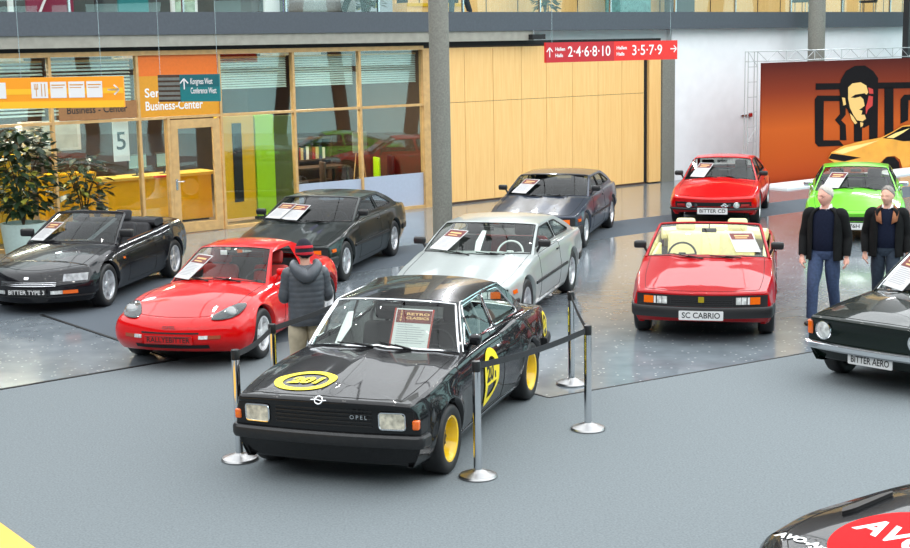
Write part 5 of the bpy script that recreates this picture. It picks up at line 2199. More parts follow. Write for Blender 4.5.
def walls():
    def st(name, m, *b):
        mb = MB()
        for q in b:
            wbox(mb, *q)
        return structure(mb.build(name, m, smooth=False))
    # wooden wall: boards with fine dark joints
    joints = [6.28, 7.36, 8.24, 9.14, 9.96, 10.84, 11.74, 12.6, 13.42]
    mb = MB()
    for i in range(len(joints) - 1):
        for z0, z1 in ((.05, 2.385), (2.395, 3.66)):
            wbox(mb, joints[i] + .006, joints[i + 1] - .006, -.03, .0, z0, z1)
    wbox(mb, 13.56, 14.0, -.03, .06, .03, 3.66)
    structure(mb.build('wall_back', M['wood_panel'], smooth=False))
    st('trim_1', M['wood_dark'], (6.2, 14.0, -.2, -.035, 0, 3.7))
    st('trim_2', M['matt_black'], (13.44, 13.54, -.2, -.01, 0, 3.7))
    st('trim_3', M['pillar_concrete'], (14.02, 14.5, -.2, .10, 0, 3.7))
    st('wall_white', M['wall_white'], (14.5, 34, -.3, -.02, 0, 4.05), (6.2, 14.5, -.3, -.21, 3.7, 4.05))
    st('trim_4', M['matt_black'], (-9, 14.02, -.3, .03, 3.70, 3.80))
    st('trim_5', M['concrete'], (-9, 9.3, -.4, .28, 3.80, 4.03))
    st('baseboard_back', M['wood_dark'], (6.2, 13.44, -.03, .012, 0, .05))
    fascia = st('trim_6', M['fascia'], (-14, 34, -.5, .32, 4.03, 4.47))
    st('floor_upper', M['office_floor'], (-14, 34, -9, -.5, 4.25, UPZ))
    st('wall_upper_left', mat('upper dark wall', srgb(70, 74, 72), .6, noise=.3, nscale=1.5), (-14, 8.4, -6.3, -6.2, UPZ, 8.5))
    st('wall_upper_right', M['wood_panel'], (8.4, 34, -4.2, -4.1, UPZ, 8.5))
    # wooden wall upstairs: dark joints
    mb = MB()
    for s in np.arange(9.2, 33, 1.15):
        wbox(mb, s - .012, s + .012, -4.1, -4.085, UPZ, 8.4)
    structure(mb.build('trim_7', M['wood_dark'], smooth=False))
    # glass rail: one pane per bay
    for i, s in enumerate(np.arange(-12, 30, 2.4)):
        t = bpy.data.objects.new('trim_rail_%d' % (i + 1), None)
        COL.objects.link(t)
        structure(t)
        pane('rail_pane', s, s + 2.36, 4.47, 5.5, .2, t, M['rail_glass'])
        mb = MB()
        wbox(mb, s - .04, s - .0, .17, .23, 4.4, 5.52)
        mb.build('rail_post', M['steel'], t, smooth=False)
    # dark bracket on the slab edge beside the red sign
    t = thing('bracket', 'small dark wall bracket beside the red hall sign', 'bracket', WP(9.35, .34, 3.82), math.radians(38.6))
    mb = MB()
    mb.box((0, 0, .06), (.42, .16, .12))
    mb.build('body', M['matt_black'], t, smooth=False)
    mb = MB()
    mb.tube([(-.1, .0, .12), (-.1, .0, .22)], .02, 6)
    mb.build('stud', M['steel'], t)
    # small alarm button on the white wall
    s, z = wall_at(748, 115, -.02)
    t = thing('wall_lever', 'small red and grey lever on the white wall left of the poster', 'lever', WP(s, -.02, z), math.radians(38.6))
    mb = MB()
    mb.box((-.15, -.03, 0), (.35, .04, .04))
    mb.build('arm', M['steel'], t, smooth=False)
    mb = MB()
    mb.rbox((.07, -.04, 0), (.1, .06, .11), .01)
    mb.build('knob', M['red_lens'], t)
    # round pillars
    for (px, py, dpt, r, top, lab) in ((443, 240, None, .19, 14, 'round grey concrete pillar between the glazed office and the wooden wall'), (816, 180, None, .235, 14, 'round grey concrete pillar behind the orange poster')):
        g = G(px, py)
        if px > 700:
            s, z = wall_at(px, 60, .9)
            g = WP(s, .9, 0)
        t = thing('pillar', lab, 'pillar', (g.x, g.y, 0))
        mb = MB()
        mb.lathe([(r, 0), (r, top)], 48, cap=True)
        mb.build('shaft', M['pillar_concrete'], t)
        mb = MB()
        mb.lathe([(r + .012, 0), (r + .012, .08), (r, .085), (r, .0)], 48, close=True)
        mb.build('base_ring', M['steel'], t)
    # dark steel post at the right edge
    a = wall_at(906, 30, 1.2)
    mb = MB()
    wbox(mb, a[0] - .02, a[0] + .3, 1.1, 1.3, 0, 9)
    tag(mb.build('steel_post', M['dark_steel'], smooth=False), 'dark steel post at the upper right edge', 'post')

def upstairs():
    def at(px, d):
        s, z = wall_at(px, 8, d)
        return s
    R = math.radians(38.6)
    def panel(name, px0, px1, d, z0, z1, m, lab, cat, t=.08, foot=True, extra=None):
        a, b = at(px0, d), at(px1, d)
        o = thing(name, lab, cat, WP((a + b) / 2, d, UPZ), R)
        mb = MB()
        mb.rbox((0, 0, (z0 + z1) / 2), (b - a, t, z1 - z0), .01)
        mb.build('panel', m, o)
        if foot:
            mb = MB()
            for x in (-.4, .4):
                mb.box((x * (b - a), 0, max(z0, .04) / 2 + .0), (.06, .3, max(z0, .04)))
            mb.build('feet', M['black_plastic'], o, smooth=False)
        if extra:
            extra(o, b - a)
        return o
    def arc(o, w):
        mb = MB()
        pts = [(-w * .25 + w * .5 * t, -.05, .1 + .5 * math.sin(t * 2.2)) for t in np.linspace(0, 1, 10)]
        mb.tube(pts, .07, 8, flat=.3)
        mb.build('white_arc', M['white'], o)
    panel('display_board', 26, 73, -2.4, .05, 1.9, M['magenta'], 'magenta display board with a white arc upstairs at the far left', 'board', extra=arc)
    panel('banner', 8, 13, -1.2, .02, 2.0, M['white'], 'narrow white banner upstairs at the far left edge', 'banner')
    panel('banner', 95, 103, -1.2, .02, 2.0, M['black_plastic'], 'narrow black banner upstairs right of the magenta board', 'banner')
    panel('display_board', 118, 148, -4.5, .02, 2.2, M['teal'], 'teal display board upstairs above the orange panel', 'board')
    def sheet(o, w):
        mb = MB()
        mb.box((0, -.05, .45), (w * .75, .02, .7))
        mb.build('print', mat('pale print', srgb(150, 165, 140), .6, noise=.4, nscale=6), o, smooth=False)
    panel('poster_stand', 171, 197, -2.0, .02, 1.6, M['white'], 'white poster stand upstairs above the door', 'poster stand', extra=sheet)
    panel('cabinet', 246, 260, -3.3, .02, 2.0, mat('dark brown cabinet', srgb(60, 30, 28), .5, noise=.1), 'dark brown cabinet upstairs left of the purple board', 'cabinet', t=.5)
    panel('display_board', 264, 279, -2.9, .02, 2.0, M['white'], 'white display board upstairs beside the purple one', 'board')
    panel('display_board', 284, 296, -2.8, .02, 2.0, M['purple'], 'purple display board upstairs', 'board')
    panel('display_board', 302, 352, -4.0, .02, 2.1, mat('lilac grey board', srgb(190, 185, 205), .6, noise=.1), 'wide lilac grey board upstairs left of the plant', 'board')
    # low grey sofa
    a = at(322, -2.2)
    o = thing('sofa', 'low grey sofa upstairs in front of the wide lilac board', 'sofa', WP(a, -2.2, UPZ), R)
    mb = MB()
    mb.rbox((0, 0, .25), (1.5, .7, .28), .06)
    mb.build('seat', M['int_grey'], o)
    mb = MB()
    mb.rbox((0, .32, .45), (1.5, .16, .5), .06)
    mb.build('backrest', M['int_grey'], o)
    for x in (-.65, .65):
        for y in (-.25, .25):
            mb = MB()
            mb.tube([(x, y, 0), (x, y, .12)], .025, 8)
            mb.build('leg', M['steel'], o)
    for (px, seed, lab) in ((368, 5, 'dark green plant upstairs left of the walker'), (545, 9, 'dark green plant upstairs above the red hall sign')):
        plant(WP(at(px, -3.1), -3.1, UPZ), 1.3, .42, 160, lab, M['leaf'], seed=seed, potm=M['black_plastic'], pots=(.2, .16))
    # stand with a yellow strip
    o = thing('ticket_counter', 'black counter with a yellow strip upstairs right of the walker', 'counter', WP(at(428, -2.5), -2.5, UPZ), R)
    mb = MB()
    mb.box((0, 0, .18), (1.7, .5, .34))
    mb.build('body', M['wood_panel'], o, smooth=False)
    mb = MB()
    mb.box((0, -.27, .30), (1.7, .03, .08))
    mb.build('strip', M['yellow'], o, smooth=False)
    mb = MB()
    mb.box((0, 0, .95), (1.75, .55, .04))
    mb.build('counter_top', M['matt_black'], o, smooth=False)
    mb = MB()
    for x in (-.8, .8):
        mb.box((x, 0, .64), (.05, .4, .58))
    mb.build('uprights', M['matt_black'], o, smooth=False)
    panel('curtain', 606, 650, -3.2, .02, 3.0, mat('teal curtain', srgb(100, 150, 150), .7, noise=.3, nscale=8), 'teal curtain upstairs above the white wall', 'curtain', foot=False)
    panel('cabinet', 668, 691, -3.4, .02, 2.2, mat('dark door grey', srgb(66, 68, 74), .5, noise=.1), 'dark grey cabinet upstairs right of the teal curtain', 'cabinet', t=.3)
    for (px, lab) in ((800, 'dark chair upstairs left of the far round pillar'), (868, 'dark chair upstairs right of the far round pillar')):
        o = thing('chair', lab, 'chair', WP(at(px, -2.2), -2.2, UPZ), R + 2)
        mb = MB()
        mb.rbox((0, 0, .46), (.5, .5, .08), .03)
        mb.build('seat', M['int_dark'], o)
        mb = MB()
        mb.rbox((-.24, 0, .78), (.07, .48, .6), .03)
        mb.build('backrest', M['int_dark'], o)
        for x in (-.21, .21):
            for y in (-.21, .21):
                mb = MB()
                mb.tube([(x, y, 0), (x, y, .44)], .018, 6)
                mb.build('leg', M['steel'], o)

def arrow(mb, fr, cx, cy, L, ang, w=.02):
    d = V((math.cos(ang), math.sin(ang)))
    n = V((-d.y, d.x))
    c = V((cx, cy))
    def bar(a, b):
        u = (b - a).normalized() * w
        v = V((-u.y, u.x))
        mb.add([fr(*(a - v)), fr(*(b - v)), fr(*(b + v)), fr(*(a + v))], [(0, 1, 2, 3)])
    tip = c + d * L / 2
    bar(c - d * L / 2, tip)
    bar(tip + d * w * .6, tip - d * L * .42 + n * L * .42)
    bar(tip + d * w * .6, tip - d * L * .42 - n * L * .42)

def hang_sign(label, corners, D, depth=.06):
    """hanging sign spanned by left/right pixel of its mid line at distances; returns frame"""
    (ax, ay, aD), (bx, by, bD) = corners
    a = V((0, 0, CAM_H)) + ray(ax, ay) * (aD / FPX)
    b = V((0, 0, CAM_H)) + ray(bx, by) * (bD / FPX)
    return a, b

def signs():
    def make(name, lab, a, b, h, base, t=.05, wires=(.12, .88), top=13):
        """a,b: mid-left and mid-right points"""
        z = (a.z + b.z) / 2
        a, b = V((a.x, a.y, z)), V((b.x, b.y, z))
        d = b - a
        w = d.length
        o = thing(name, lab, 'sign', (a + b) / 2, math.atan2(d.y, d.x))
        mb = MB()
        mb.box((0, 0, 0), (w, t, h))
        p = mb.build('board', base, o, smooth=False)
        for q in wires:
            mb = MB()
            mb.tube([(-w / 2 + w * q, 0, h / 2), (-w / 2 + w * q, 0, top - z)], .004, 5)
            mb.build('wire', M['steel'], o)
        fr = frame((0, -t / 2 - .003, 0), (1, 0, 0), (0, 0, 1))
        return o, w, fr
    pt = lambda x, y, D: V((0, 0, CAM_H)) + ray(x, y) * (D / FPX)
    def rect(mb, fr, x0, x1, y0, y1, z=0.0):
        mb.add([fr(x0, y0, z), fr(x1, y0, z), fr(x1, y1, z), fr(x0, y1, z)], [(0, 1, 2, 3)])
    # orange sign
    a, b = pt(-30, 95, 20.3), pt(124, 90.5, 20)
    o, w, fr = make('hanging_sign', 'orange and yellow hanging sign with white pictogram squares and an arrow', a, b, .44, M['orange_sign'], wires=(.34, .86))
    px = w / 154.0
    X = lambda x: -w / 2 + (x + 30) * px
    mb = MB()
    rect(mb, fr, -w / 2, w / 2, -.22, -.12)
    rect(mb, fr, -w / 2, w / 2, -.02, .06)
    mb.build('stripes', M['yellow_sign'], o, smooth=False)
    for i, (x0, x1) in enumerate(((-12, 7.5), (33, 49.5), (52, 68), (70, 86), (88, 103.5))):
        mb = MB()
        rect(mb, fr, X(x0), X(x1), -.075, .155, .002)
        p = mb.build('pictogram', M['white'], o, smooth=False)
        mb = MB()
        xm, ww = (X(x0) + X(x1)) / 2, (X(x1) - X(x0))
        if i == 1:
            for q in (-.05, .03, .08):
                rect(mb, fr, xm + q - .006, xm + q + .006, -.05, .13, .004)
            for q in (-.075, -.025):
                rect(mb, fr, xm + q - .005, xm + q + .005, .06, .13, .004)
            rect(mb, fr, xm - .08, xm - .02, .05, .062, .004)
        elif i == 0:
            rect(mb, fr, xm - .03, xm + .03, -.06, .07, .004)
            rect(mb, fr, xm - .03, xm + .03, .095, .135, .004)
        else:
            rect(mb, fr, xm - ww * .42, xm + ww * .42, .10, .115, .004)
            rect(mb, fr, xm - ww * .42, xm + ww * .3, .065, .075, .004)
        mb.build('symbol', M['ochre'] if i else M['orange_sign'], p, smooth=False)
    mb = MB()
    arrow(mb, fr, X(114), .03, .165, 0, .012)
    mb.build('arrow', M['white'], o, smooth=False)
    # teal sign
    a, b = pt(159, 88.5, 22), pt(220, 87.5, 21.8)
    o, w, fr = make('hanging_sign', 'teal hanging sign reading Kongress West and Conference West, grey slats on its left', a, b, .42, M['teal'], wires=(.03, .97))
    mb = MB()
    rect(mb, fr, -w * .13, w / 2, .02, .21)
    mb.build('dark_stripe', M['teal_dark'], o, smooth=False)
    mb = MB()
    rect(mb, fr, -w / 2, -w * .14, -.21, .21, .001)
    sl = mb.build('slat_field', M['wood_dark'], o, smooth=False)
    mb = MB()
    for i in range(5):
        z = .145 - .075 * i
        mb.box(fr(-w * .32, z, .004), (w * .355, .01, .045))
    mb.build('slats', M['grey_slat'], sl, smooth=False)
    mb = MB()
    add_text(mb, 'Kongress West', .13, lambda x, y: fr(w * .03 + x, .10 + y, .003), align='LEFT', width=w * .36, bold=.0015)
    add_text(mb, 'Conference West', .13, lambda x, y: fr(w * .03 + x, -.045 + y, .003), align='LEFT', width=w * .42, bold=.0015)
    mb.build('lettering', M['white'], o, smooth=False)
    mb = MB()
    arrow(mb, lambda x, y: fr(x, y, .004), -w * .07, .06, .16, PI / 2, .010)
    mb.build('arrow', M['white'], o, smooth=False)
    # red sign
    a, b = pt(545, 54, 24.6), pt(676.5, 48.5, 26.3)
    o, w, fr = make('hanging_sign', 'red hanging sign with white hall numbers and two arrows', a, b, .35, M['sign_red'], wires=(.05, .95), top=13)
    mb = MB()
    rect(mb, fr, -w / 2, 0.0, -.175, .175)
    mb.build('dark_half', M['sign_red_dark'], o, smooth=False)
    for t, sz, x, y, wd in (('2\u00b74\u00b76\u00b78\u00b710', .26, -w * .345, .0, w * .315), ('3\u00b75\u00b77\u00b79', .26, w * .135, .0, w * .235),
                            ('Hallen', .085, -w * .435, .055, w * .07), ('Halls', .085, -w * .435, -.055, w * .055),
                            ('Hallen', .085, w * .018, .055, w * .078), ('Halls', .085, w * .018, -.055, w * .06)):
        mb = MB()
        add_text(mb, t, sz, lambda u, v: fr(x + u, y + v, .003), align='LEFT', width=wd, bold=.002)
        mb.build('lettering', M['white'], o, smooth=False)
    for ax, ay, L, an in ((-w * .474, .0, .16, PI / 2), (w * .465, .02, .15, 0)):
        mb = MB()
        arrow(mb, lambda x, y: fr(x, y, .003), ax, ay, L, an, .010)
        mb.build('arrow', M['white'], o, smooth=False)

def poster_wall():
    d = 2.7
    def P(px, py, e=0.0):
        s, z = wall_at(px, py, d)
        return WP(s, d + e, z)
    s0, zt = wall_at(762.5, 63, d)
    sb, zb = wall_at(762.5, 185, d)
    s1 = s0 + 8.5
    m = mat('printed orange poster', srgb(200, 90, 20), .75, spec=.15)
    nt = m.node_tree
    b = nt.nodes['Principled BSDF']
    tc = nt.nodes.new('ShaderNodeTexCoord')
    sx = nt.nodes.new('ShaderNodeSeparateXYZ')
    r = nt.nodes.new('ShaderNodeValToRGB')
    e = r.color_ramp.elements
    e[0].position, e[0].color = 0.0, (*srgb(150, 52, 14), 1)
    e[1].position, e[1].color = 1.0, (*srgb(78, 26, 22), 1)
    for p_, c_ in ((.22, srgb(176, 74, 20)), (.45, srgb(192, 86, 28)), (.75, srgb(132, 50, 26))):
        q = e.new(p_)
        q.color = (*c_, 1)
    nt.links.new(tc.outputs['Generated'], sx.inputs[0])
    nt.links.new(sx.outputs['Z'], r.inputs['Fac'])
    nt.links.new(r.outputs['Color'], b.inputs['Base Color'])
    o = thing('poster_wall', 'large orange poster wall with black logo letters, a man\'s portrait and an orange car', 'poster', WP(s0, d, 0), 0)
    inv = Matrix.Translation(-WP(s0, d, 0))
    def loc(p):
        return p - WP(s0, d, 0)
    mb = MB()
    c = loc(WP((s0 + s1) / 2, d - .03, (zt + max(zb, .02)) / 2))
    mb.box(c, (s1 - s0, .05, zt - max(zb, .02)), rot=RW)
    mb.build('banner', m, o, smooth=False)
    def shape(name, mt, polys, e, parent=o, scale=None):
        mb = MB()
        for poly in polys:
            pts = [loc(P(800 + x / 5.48, 60 + y / 5.48, e)) for x, y in poly]
            tr = geometry.tessellate_polygon([[V((x, y, 0)) for x, y in poly]])
            mb.add(pts, [tuple(t) for t in tr])
        return mb.build(name, mt, parent, smooth=False, normals=False)
    blk = mat('printed black', srgb(24, 20, 22), .8, spec=.1)
    # letters: outlined block capitals under a top bar
    B = [(80, 215), (95, 195), (225, 195), (225, 225), (130, 225), (128, 440), (215, 440), (240, 470), (100, 475), (82, 455)]
    polys = [[(85, 128), (700, 120), (1500, 112), (1500, 145), (700, 153), (85, 163)], B,
             [(215, 195), (250, 230), (250, 300), (225, 330), (250, 355), (255, 440), (218, 440), (218, 360), (190, 328), (218, 296)],
             [(295, 350), (340, 350), (340, 445), (295, 448)], [(380, 150), (428, 148), (425, 430), (378, 436)], [(462, 150), (512, 148), (512, 400), (462, 420)],
             [(550, 215), (570, 190), (760, 186), (760, 215), (595, 220), (592, 330), (550, 350)],
             [(830, 150), (880, 148), (880, 330), (830, 330)], [(960, 190), (1100, 186), (1100, 215), (1005, 218), (1005, 330), (960, 330)]]
    shape('printed_letters', blk, polys, .004)
    hair = [(215, 165), (222, 110), (250, 60), (300, 32), (355, 30), (400, 60), (428, 100), (425, 150), (408, 170), (400, 240), (408, 330), (385, 352), (350, 372), (310, 362), (285, 330), (258, 270), (240, 250), (222, 215)]
    h = shape('printed_portrait', blk, [hair], .008)
    lit = [(262, 150), (285, 128), (330, 122), (362, 140), (372, 178), (362, 190), (352, 182), (300, 190), (276, 206), (300, 208), (330, 200), (345, 215), (352, 250), (338, 262), (322, 272), (340, 278), (334, 300), (352, 300), (360, 322), (340, 336), (310, 330), (290, 300), (272, 262), (262, 212)]
    ear = [(228, 205), (245, 208), (250, 244), (236, 250)]
    collar = [(270, 290), (290, 310), (312, 345), (300, 352), (280, 325)]
    chin = [(328, 340), (345, 345), (342, 362), (330, 368)]
    shape('lit_face', mat('printed skin tone', srgb(240, 190, 110), .5), [lit, ear, collar, chin], .012, parent=h)
    red = [(372, 150), (398, 160), (400, 185), (378, 185)]
    red2 = [(375, 195), (398, 200), (396, 250), (372, 270), (360, 300), (358, 262), (368, 230)]
    shape('red_shade', mat('printed red', srgb(200, 40, 30), .5), [red, red2], .011, parent=h)
    # car on the poster
    car = [(150, 540), (170, 505), (235, 470), (330, 445), (440, 425), (500, 395), (560, 360), (640, 350), (900, 340), (1100, 420), (1150, 520), (1100, 590), (900, 600), (560, 600), (545, 545), (515, 525), (470, 530), (440, 560), (420, 590), (330, 580), (200, 570)]
    cc = shape('printed_car', mat('printed orange car', srgb(236, 160, 50), .5, noise=.15, nscale=2), [car], .016)
    shape('car_glass', blk, [[(450, 428), (505, 398), (560, 366), (640, 360), (860, 350), (980, 400), (700, 440), (560, 445), (500, 432)]], .019, parent=cc)
    shape('car_wheel', blk, [[(445, 575), (455, 545), (480, 530), (515, 532), (540, 560), (545, 600), (445, 600)], [(150, 540), (170, 512), (235, 520), (330, 535), (240, 556)]], .019, parent=cc)
    shape('car_highlight', mat('printed pale yellow', srgb(250, 215, 130), .5), [[(180, 505), (250, 478), (330, 462), (430, 440), (330, 480), (230, 515)], [(470, 425), (520, 400), (600, 372), (560, 400), (510, 428)]], .02, parent=cc)
    # aluminium truss frame around the poster
    t = thing('truss', 'slim aluminium lattice truss framing the orange poster', 'truss', WP(s0, d - .12, 0), 0)
    def lo(s, z, q=0.0):
        return WP(s, d - .12 + q, z) - WP(s0, d - .12, 0)
    sa = wall_at(751.5, 100, d)[0]
    sbb = s0 - .05
    za = wall_at(800, 50.5, d)[1]
    zbm = zt + .04
    for nm, s in (('upright', sa), ('upright', sbb)):
        mb = MB()
        for q in (.0, -.10):
            mb.tube([lo(s, 0, q), lo(s, za, q)], .011, 8)
        mb.build('upright', M['alu'], t)
    for z in (zbm, za):
        mb = MB()
        for q in (.0, -.10):
            mb.tube([lo(sa, z, q), lo(s1, z, q)], .011, 8)
        mb.build('rail', M['alu'], t)
    mb = MB()
    n = 9
    for i in range(n):
        z = za * i / n
        if i in (0, 3, 8):
            mb.tube([lo(sa if i % 2 else sbb, z), lo(sbb if i % 2 else sa, z + za / n)], .007, 6)
        mb.tube([lo(sa, z), lo(sbb, z)], .010, 6)
    k = 22
    for i in range(k):
        a, b2 = sbb + (s1 - sbb) * i / k, sbb + (s1 - sbb) * (i + 1) / k
        mb.tube([lo(a, zbm if i % 2 else za), lo(b2, za if i % 2 else zbm)], .007, 6)
        if i % 3 == 0:
            mb.tube([lo(a, zbm), lo(a, za)], .010, 6)
    mb.build('lattice', M['alu'], t)
    mb = MB()
    wbox(mb, s0 - .2, s1, d + .1, d + 1.0, 0, .05)
    tag(mb.build('platform', M['wall_white'], smooth=False), 'low white platform along the foot of the orange poster', 'platform')

def barrier():
    tops = {}
    Hh = 1.04
    P5 = G(276, 425.6)
    q = G(376, 281, Hh)
    pos = [G(478, 477), G(588, 429.5), G(571.5, 384), G(240, 460), P5, V((q.x, q.y, 0))]
    labs = ['chrome barrier post in front of the black coupe door', 'chrome barrier post furthest right of the rope barrier', 'chrome barrier post behind the black coupe at its tail', 'chrome barrier post at the left front corner of the black coupe', 'chrome barrier post behind the left wing of the black coupe', 'chrome barrier post hidden behind the black coupe roof']
    def post(p, lab):
        t = thing('barrier_post', lab, 'barrier post', (p.x, p.y, .002), 0, 'barrier posts around the black coupe')
        mb = MB()
        mb.lathe([(.168, 0), (.170, .012), (.160, .026), (.10, .045), (.055, .062), (.045, .072), (.0005, .072)], 40)
        mb.build('base', M['base_steel'], t)
        mb = MB()
        mb.lathe([(.036, .07), (.036, .94)], 28)
        mb.build('pole', M['chrome'], t)
        mb = MB()
        mb.lathe([(.037, .938), (.039, .945), (.039, 1.02), (.036, 1.03), (.0005, 1.034)], 28)
        mb.build('belt_head', M['black_plastic'], t)
        return t
    ts = []
    for p, l in zip(pos, labs):
        ts.append(post(p, l))
    for a, b in ((0, 1), (1, 2), (3, 4), (4, 5)):
        A, B = pos[a], pos[b]
        d = B - A
        L = d.length
        u = d / L
        mb = MB()
        n = 14
        vs, fs = [], []
        for i in range(n):
            t = i / (n - 1)
            x = .045 + (L - .09) * t
            sag = -.03 * math.sin(PI * t)
            c = u * x
            nrm = V((-u.y, u.x, 0)) * .0015
            for z in (.952, 1.008):
                for sg in (-1, 1):
                    vs.append(c + nrm * sg + V((0, 0, z + sag)))
        for i in range(n - 1):
            o = i * 4
            for p, q2 in ((0, 1), (1, 3), (3, 2), (2, 0)):
                fs.append((o + p, o + q2, o + 4 + q2, o + 4 + p))
        mb.add(vs, fs)
        mb.build('belt', M['belt'], ts[a])

def surroundings():
    """the rest of the hall: roof, far wall on the right and the glazing that the office panes mirror"""
    mb = MB()
    mb.box((2, 20, 13.6), (90, 100, .2))
    structure(mb.build('ceiling', mat('dark roof', (.03, .032, .035), .8), smooth=False))
    for i, y in enumerate(np.arange(-6, 44, 5)):
        mb = MB()
        mb.box((2, y, 12.6), (80, .25, .5))
        structure(mb.build('trim_beam_%d' % i, M['fascia'], smooth=False))
    # glazed facade on the right with slanting dark columns
    X = 27
    t = bpy.data.objects.new('window_right', None)
    COL.objects.link(t)
    structure(t)
    mb = MB()
    mb.box((X + .5, 14, 6), (.2, 70, 12))
    m = mat('daylit facade glazing', srgb(168, 206, 206), .4, emit=1.6)
    mb.build('glazing', m, t, smooth=False)
    mb = MB()
    for k, y in enumerate(np.arange(-14, 46, 3.0)):
        sl = 1.6 if k % 2 else -1.2
        mb.tube([(X, y, 0), (X, y + sl, 12)], .32, 12)
    mb.build('columns', M['dark_steel'], t)
    mb = MB()
    for z in (2.8, 4.4, 6.0, 8.5):
        mb.box((X + .3, 14, z), (.1, 70, .25))
    mb.build('transoms', M['fascia'], t, smooth=False)
    mb = MB()
    for k, y in enumerate(np.arange(-12, 44, 6.0)):
        mb.box((X - .4, y, 8.2), (.05, 2.2, 1.6))
    mb.build('red_banners', M['header_red'], t, smooth=False)
# ------------------------------------------------------------------ people  (local: +X forward, +Y left)
def cr(pts, n=6):
    """smooth path through points; extra columns (radii) are interpolated too"""
    P = [np.array(p, float) for p in pts]
    P = [2 * P[0] - P[1]] + P + [2 * P[-1] - P[-2]]
    out = []
    for i in range(1, len(P) - 2):
        for j in range(n):
            t = j / n
            a, b, c, d = P[i - 1:i + 3]
            out.append(.5 * ((2 * b) + (c - a) * t + (2 * a - 5 * b + 4 * c - d) * t * t + (3 * b - a - 3 * c + d) * t**3))
    out.append(P[-2])
    return out

def limb(mb, pts, n=14, sub=5, flat=1.0, m=None):
    q = cr(pts, sub)
    mb.tube([V(p[:3]) for p in q], [float(p[3]) for p in q], n, flat=flat, m=m)

def torso(mb, rings, n=28, a0=0.0, a1=2 * PI, sub=5, e=2.4, m=None, wob=None):
    """rings: (z, cx, halfdepth, halfwidth)"""
    q = cr(rings, sub)
    full = abs(a1 - a0 - 2 * PI) < 1e-6
    cols = n if full else n + 1
    vs = []
    for k, (z, cx, a, b) in enumerate(q):
        for j in range(cols):
            t = a0 + (a1 - a0) * j / n
            c, s = math.cos(t), math.sin(t)
            r = 1 if wob is None else wob(z, t)
            vs.append((cx + a * r * math.copysign(abs(c) ** (2 / e), c), b * r * math.copysign(abs(s) ** (2 / e), s), z))
    fs = []
    for k in range(len(q) - 1):
        for j in range(n):
            j2 = (j + 1) % cols
            fs.append((k * cols + j, k * cols + j2, (k + 1) * cols + j2, (k + 1) * cols + j))
    if full:
        fs += [tuple(range(cols))[::-1], tuple(range((len(q) - 1) * cols, len(q) * cols))]
    mb.add(vs, fs, m)

def head_pt(th, ph, grow=0.0):
    """th 0 top .. pi bottom, ph 0 = front"""
    x, y, z = math.sin(th) * math.cos(ph), math.sin(th) * math.sin(ph), math.cos(th)
    a, b, c = .106, .084, .126
    fr = max(0, math.cos(ph))
    low = max(0, -z)
    px, py, pz = a * x, b * y * (1 - .28 * low ** 1.5), c * z
    px *= 1 - .10 * low * (1 if x < 0 else 0)
    if x > 0:
        px += .012 * low * fr                                    # jaw and chin
        px += .026 * math.exp(-((pz + .018) / .022) ** 2) * math.exp(-(py / .012) ** 2)   # nose
        px += .008 * math.exp(-((pz + .002) / .03) ** 2) * math.exp(-(py / .009) ** 2)
        px += .006 * math.exp(-((pz - .026) / .012) ** 2) * math.exp(-(abs(py) / .05) ** 4)  # brow
        for s in (-1, 1):
            px -= .010 * math.exp(-((pz - .004) / .013) ** 2) * math.exp(-((py - s * .032) / .016) ** 2)
            px += .005 * math.exp(-((pz + .03) / .02) ** 2) * math.exp(-((py - s * .042) / .02) ** 2)
        px += .006 * math.exp(-((pz + .062) / .010) ** 2) * math.exp(-(py / .02) ** 2)
        px += .006 * math.exp(-((pz + .098) / .014) ** 2) * math.exp(-(py / .02) ** 2)
    l = 1 + grow / .1
    return V((px * l, py * l, pz * l))

def hand(mb, w, d, side, palmn, curl=.5, sc=1.0):
    """w wrist, d direction of the fingers, palmn palm normal"""
    w, d, pn = V(w), V(d).normalized(), V(palmn)
    pn = (pn - d * pn.dot(d)).normalized()
    ac = d.cross(pn).normalized() * side
    R = lambda p, q, r: w + d * p * sc + ac * q * sc + pn * r * sc
    mb.tube([R(-.03, 0, 0), R(.01, 0, 0), R(.05, 0, 0), R(.088, 0, .004)], [.026 * sc, .029 * sc, .04 * sc, .036 * sc], 12, flat=.5)
    mb.ell(R(.05, 0, 0), (.02 * sc, .02 * sc, .02 * sc))
    for i, (q, L) in enumerate(((.03, .070), (.010, .080), (-.010, .074), (-.029, .056))):
        p = [R(.075, q, 0)]
        ang = .15
        cur = (.085, 0.0)
        for k in range(3):
            ang += curl * (.55 + .1 * i)
            l = L * (.45, .32, .25)[k]
            cur = (cur[0] + l * math.cos(ang), cur[1] + l * math.sin(ang))
            p.append(R(cur[0], q * 1.05, cur[1]))
        mb.tube(p, [.0095 * sc, .009 * sc, .0085 * sc, .007 * sc], 8)
    mb.tube([R(.015, .024, .004), R(.04, .046, .014), R(.066, .052, .026), R(.088, .046, .036)], [.013 * sc, .012 * sc, .010 * sc, .008 * sc], 8)

